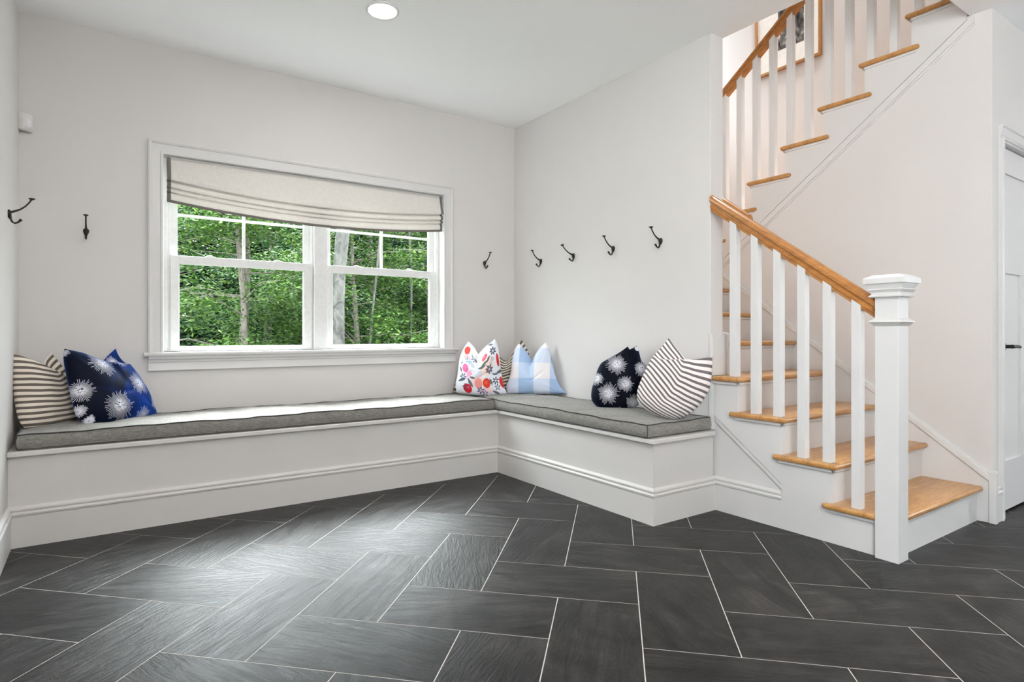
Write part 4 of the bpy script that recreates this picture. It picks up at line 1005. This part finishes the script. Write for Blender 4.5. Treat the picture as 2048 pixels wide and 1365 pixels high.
# ------------------------------------------------------------------ woods outside the window
def leaf_mat(name, a, b_, c):
    m, nt, b = new_mat(name)
    g = node(nt, 'ShaderNodeNewGeometry')
    r = ramp(nt, g.outputs['Random Per Island'], [(0, a), (.5, b_), (1, c)])
    nt.links.new(r.outputs[0], b.inputs['Base Color']); b.inputs['Roughness'].default_value = .7; b.inputs['Specular IOR Level'].default_value = .12
    tl = node(nt, 'ShaderNodeBsdfTranslucent'); nt.links.new(r.outputs[0], tl.inputs[0])
    mx = node(nt, 'ShaderNodeMixShader'); mx.inputs[0].default_value = .3
    nt.links.new(b.outputs[0], mx.inputs[1]); nt.links.new(tl.outputs[0], mx.inputs[2]); nt.links.new(mx.outputs[0], nt.nodes['Material Output'].inputs[0])
    return m
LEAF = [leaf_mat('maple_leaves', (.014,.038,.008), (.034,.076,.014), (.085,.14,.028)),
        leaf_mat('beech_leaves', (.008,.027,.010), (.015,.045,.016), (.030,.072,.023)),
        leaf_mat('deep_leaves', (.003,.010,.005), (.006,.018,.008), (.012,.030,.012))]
def bark(name, d, l, sc):
    m, nt, b = new_mat(name); v = coords(nt, 'Object', sc); n = noise(nt, v, 5, 6, .65, .8)
    r = ramp(nt, n.outputs[0], [(.36, d), (.62, l)]); nt.links.new(r.outputs[0], b.inputs['Base Color']); b.inputs['Roughness'].default_value = .9
    bump(nt, b, n.outputs[0], .6, .02); return m
BARK_P = bark('pale_bark', (.022,.021,.019), (.085,.082,.077), (3, 3, 1.4)); BARK_D = bark('brown_bark', (.05,.042,.034), (.16,.14,.12), (6, 6, 1.5))
GZ = -.75
def tree(x, y, h, r, seed, label, kind, n_spray, leaf, zmin=.2, spread=1.0, lean=(0,0), bk=None, per=150, group=None, bare=0, only=None):
    rng = np.random.RandomState(seed)
    e = empty('tree', (x, y, GZ)); tag(e, label, 'tree', group)
    k = 14; pts = []; rad = []
    for i in range(k):
        t = i/(k-1); pts.append((x+lean[0]*t*h+.05*math.sin(t*7+seed), y+lean[1]*t*h+.04*math.cos(t*6+seed), GZ-.05+t*h)); rad.append(r*(1-.8*t)+.004)
    tr = MB().tube(pts, rad, 12)
    lim = []
    for i in range(n_spray):
        t = zmin+(1-zmin)*rng.rand()**.9
        if t > .97: t = .97
        az = rng.rand()*2*math.pi
        L = spread*(.35+.65*rng.rand())*(2.6*(1-t)**.6+.35)
        ix = int(t*(k-1)); p = np.array(pts[ix])*(1-(t*(k-1)-ix))+np.array(pts[min(ix+1, k-1)])*(t*(k-1)-ix)
        q = p+np.array([math.cos(az)*L, math.sin(az)*L, L*(.35-.5*rng.rand())])
        lim.append((p, q))
        if i % 4 == 0:
            m_ = (p+q)/2+np.array([0,0,.10*L]); tr.tube([tuple(p), tuple(m_), tuple(q)], [r*.22*(1-t)+.008, r*.12*(1-t)+.006, .004], 5)
    obj('trunk', tr, bk or BARK_D, e, smooth=True)
    n = n_spray*per; P = np.empty((n, 3)); 
    for i, (p, q) in enumerate(lim):
        s = .35+.75*rng.rand(per)**.7; d = q-p
        c = p[None]+d[None]*s[:,None]
        wd = .30*spread*(1.15-.5*s)
        c += np.c_[rng.randn(per)*wd*.8, rng.randn(per)*wd*.8, rng.randn(per)*.07-.10*(s-.3)]
        P[i*per:(i+1)*per] = c
    a = rng.rand(n)*2*np.pi; tl = rng.randn(n)*.42; tl2 = rng.randn(n)*.42
    ax = np.c_[np.cos(a), np.sin(a), tl]; ax /= np.linalg.norm(ax, axis=1)[:,None]
    bx = np.c_[-np.sin(a), np.cos(a), tl2]; bx /= np.linalg.norm(bx, axis=1)[:,None]
    sz = leaf*(.6+.8*rng.rand(n))[:,None]
    dn = np.array([[0,0,-1]])
    V = np.stack([P-ax*sz, P+bx*sz*.42+dn*sz*.12, P+ax*sz, P-bx*sz*.42+dn*sz*.12], 1)
    if only is not None: V = V[only(P)]
    V = V.reshape(-1, 3)-np.array([x, y, GZ]); nf = len(V)//4
    me = bpy.data.meshes.new('foliage'); me.vertices.add(nf*4); me.vertices.foreach_set('co', V.ravel().astype(np.float32))
    me.loops.add(nf*4); me.loops.foreach_set('vertex_index', np.arange(nf*4, dtype=np.int32))
    me.polygons.add(nf); me.polygons.foreach_set('loop_start', np.arange(0, nf*4, 4, dtype=np.int32)); me.polygons.foreach_set('loop_total', np.full(nf, 4, dtype=np.int32))
    me.update(calc_edges=True); me.materials.append(LEAF[kind])
    o = bpy.data.objects.new('foliage', me); COL.objects.link(o); o.parent = e
    return e
def ground():
    m, nt, b = new_mat('forest_floor'); v = coords(nt, 'Object'); n = noise(nt, v, 2.5, 8, .7)
    r = ramp(nt, n.outputs[0], [(.35, (.035,.03,.018)), (.5, (.05,.075,.025)), (.65, (.10,.12,.05))]); nt.links.new(r.outputs[0], b.inputs['Base Color'])
    b.inputs['Roughness'].default_value = 1
    mb = MB().box(-30, 34, YB+T+.02, 60, GZ-.3, GZ); struct('ground', mb, m, 'shaded forest floor outside')
    m2 = paint('pale_bounce_ground', (.72,.71,.68), .9, .1, .3, 20)  # unseen pale ground, added to bounce daylight up to the ceiling
    struct('ground_bounce', MB().box(-30, XL-T-.02, -40, .6, GZ-.3, GZ+.6), m2)
ground()
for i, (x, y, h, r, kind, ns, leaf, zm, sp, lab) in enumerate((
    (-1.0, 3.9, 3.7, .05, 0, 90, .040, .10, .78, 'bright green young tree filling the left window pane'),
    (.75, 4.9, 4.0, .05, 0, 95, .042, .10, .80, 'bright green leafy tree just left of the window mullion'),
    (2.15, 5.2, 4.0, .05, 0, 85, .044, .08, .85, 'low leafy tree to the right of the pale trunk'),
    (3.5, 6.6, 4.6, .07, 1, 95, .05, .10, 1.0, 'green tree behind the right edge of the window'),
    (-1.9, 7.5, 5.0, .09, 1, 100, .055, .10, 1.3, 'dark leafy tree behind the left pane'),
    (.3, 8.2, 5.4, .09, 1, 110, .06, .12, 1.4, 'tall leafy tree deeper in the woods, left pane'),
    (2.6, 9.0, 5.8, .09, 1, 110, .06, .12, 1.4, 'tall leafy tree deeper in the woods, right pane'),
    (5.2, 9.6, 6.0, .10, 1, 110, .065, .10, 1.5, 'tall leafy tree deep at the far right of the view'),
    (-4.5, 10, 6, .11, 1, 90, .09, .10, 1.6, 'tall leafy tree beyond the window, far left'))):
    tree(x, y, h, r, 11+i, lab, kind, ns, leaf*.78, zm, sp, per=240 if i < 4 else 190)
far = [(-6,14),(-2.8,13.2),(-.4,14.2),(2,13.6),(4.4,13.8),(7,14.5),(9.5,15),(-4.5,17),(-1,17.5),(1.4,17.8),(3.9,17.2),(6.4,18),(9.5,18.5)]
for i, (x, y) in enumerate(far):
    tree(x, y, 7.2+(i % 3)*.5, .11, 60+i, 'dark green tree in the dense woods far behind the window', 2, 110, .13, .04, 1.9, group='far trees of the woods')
# bare pale trunks standing among the leaves
def trunk(p0, p1, r0, r1, label, mat, seed):
    e = empty('bare_tree', p0); tag(e, label, 'tree')
    n = 16; pts = []; rad = []
    for i in range(n):
        t = i/(n-1); pts.append(tuple(p0[k]+(p1[k]-p0[k])*t+(.035*math.sin(t*9+seed+k*2) if k < 2 else 0) for k in range(3))); rad.append(r0+(r1-r0)*t+.004*math.sin(t*23+seed))
    obj('trunk', MB().tube(pts, rad, 16), mat, e, smooth=True)
trunk((-.238, 3.0, GZ), (.086, 3.0, 4.6), .079, .068, 'tree with a thick pale lichen-spotted trunk behind the right pane', BARK_P, 1)
trunk((.32, 4.3, GZ), (.44, 4.35, 5.5), .020, .014, 'thin white sapling just right of the thick pale trunk', BARK_P, 2)
trunk((.62, 4.1, GZ), (1.0, 4.2, 5.5), .020, .013, 'slender leaning pale sapling in the right pane', BARK_P, 3)
trunk((1.60, 4.6, GZ), (1.35, 4.7, 5.5), .022, .014, 'slender pale sapling leaning left near the right pane edge', BARK_P, 4)
trunk((-.95, 4.3, GZ), (-.80, 4.4, 6), .06, .04, 'brown-barked tree trunk, leafless, behind the left pane', BARK_D, 5)
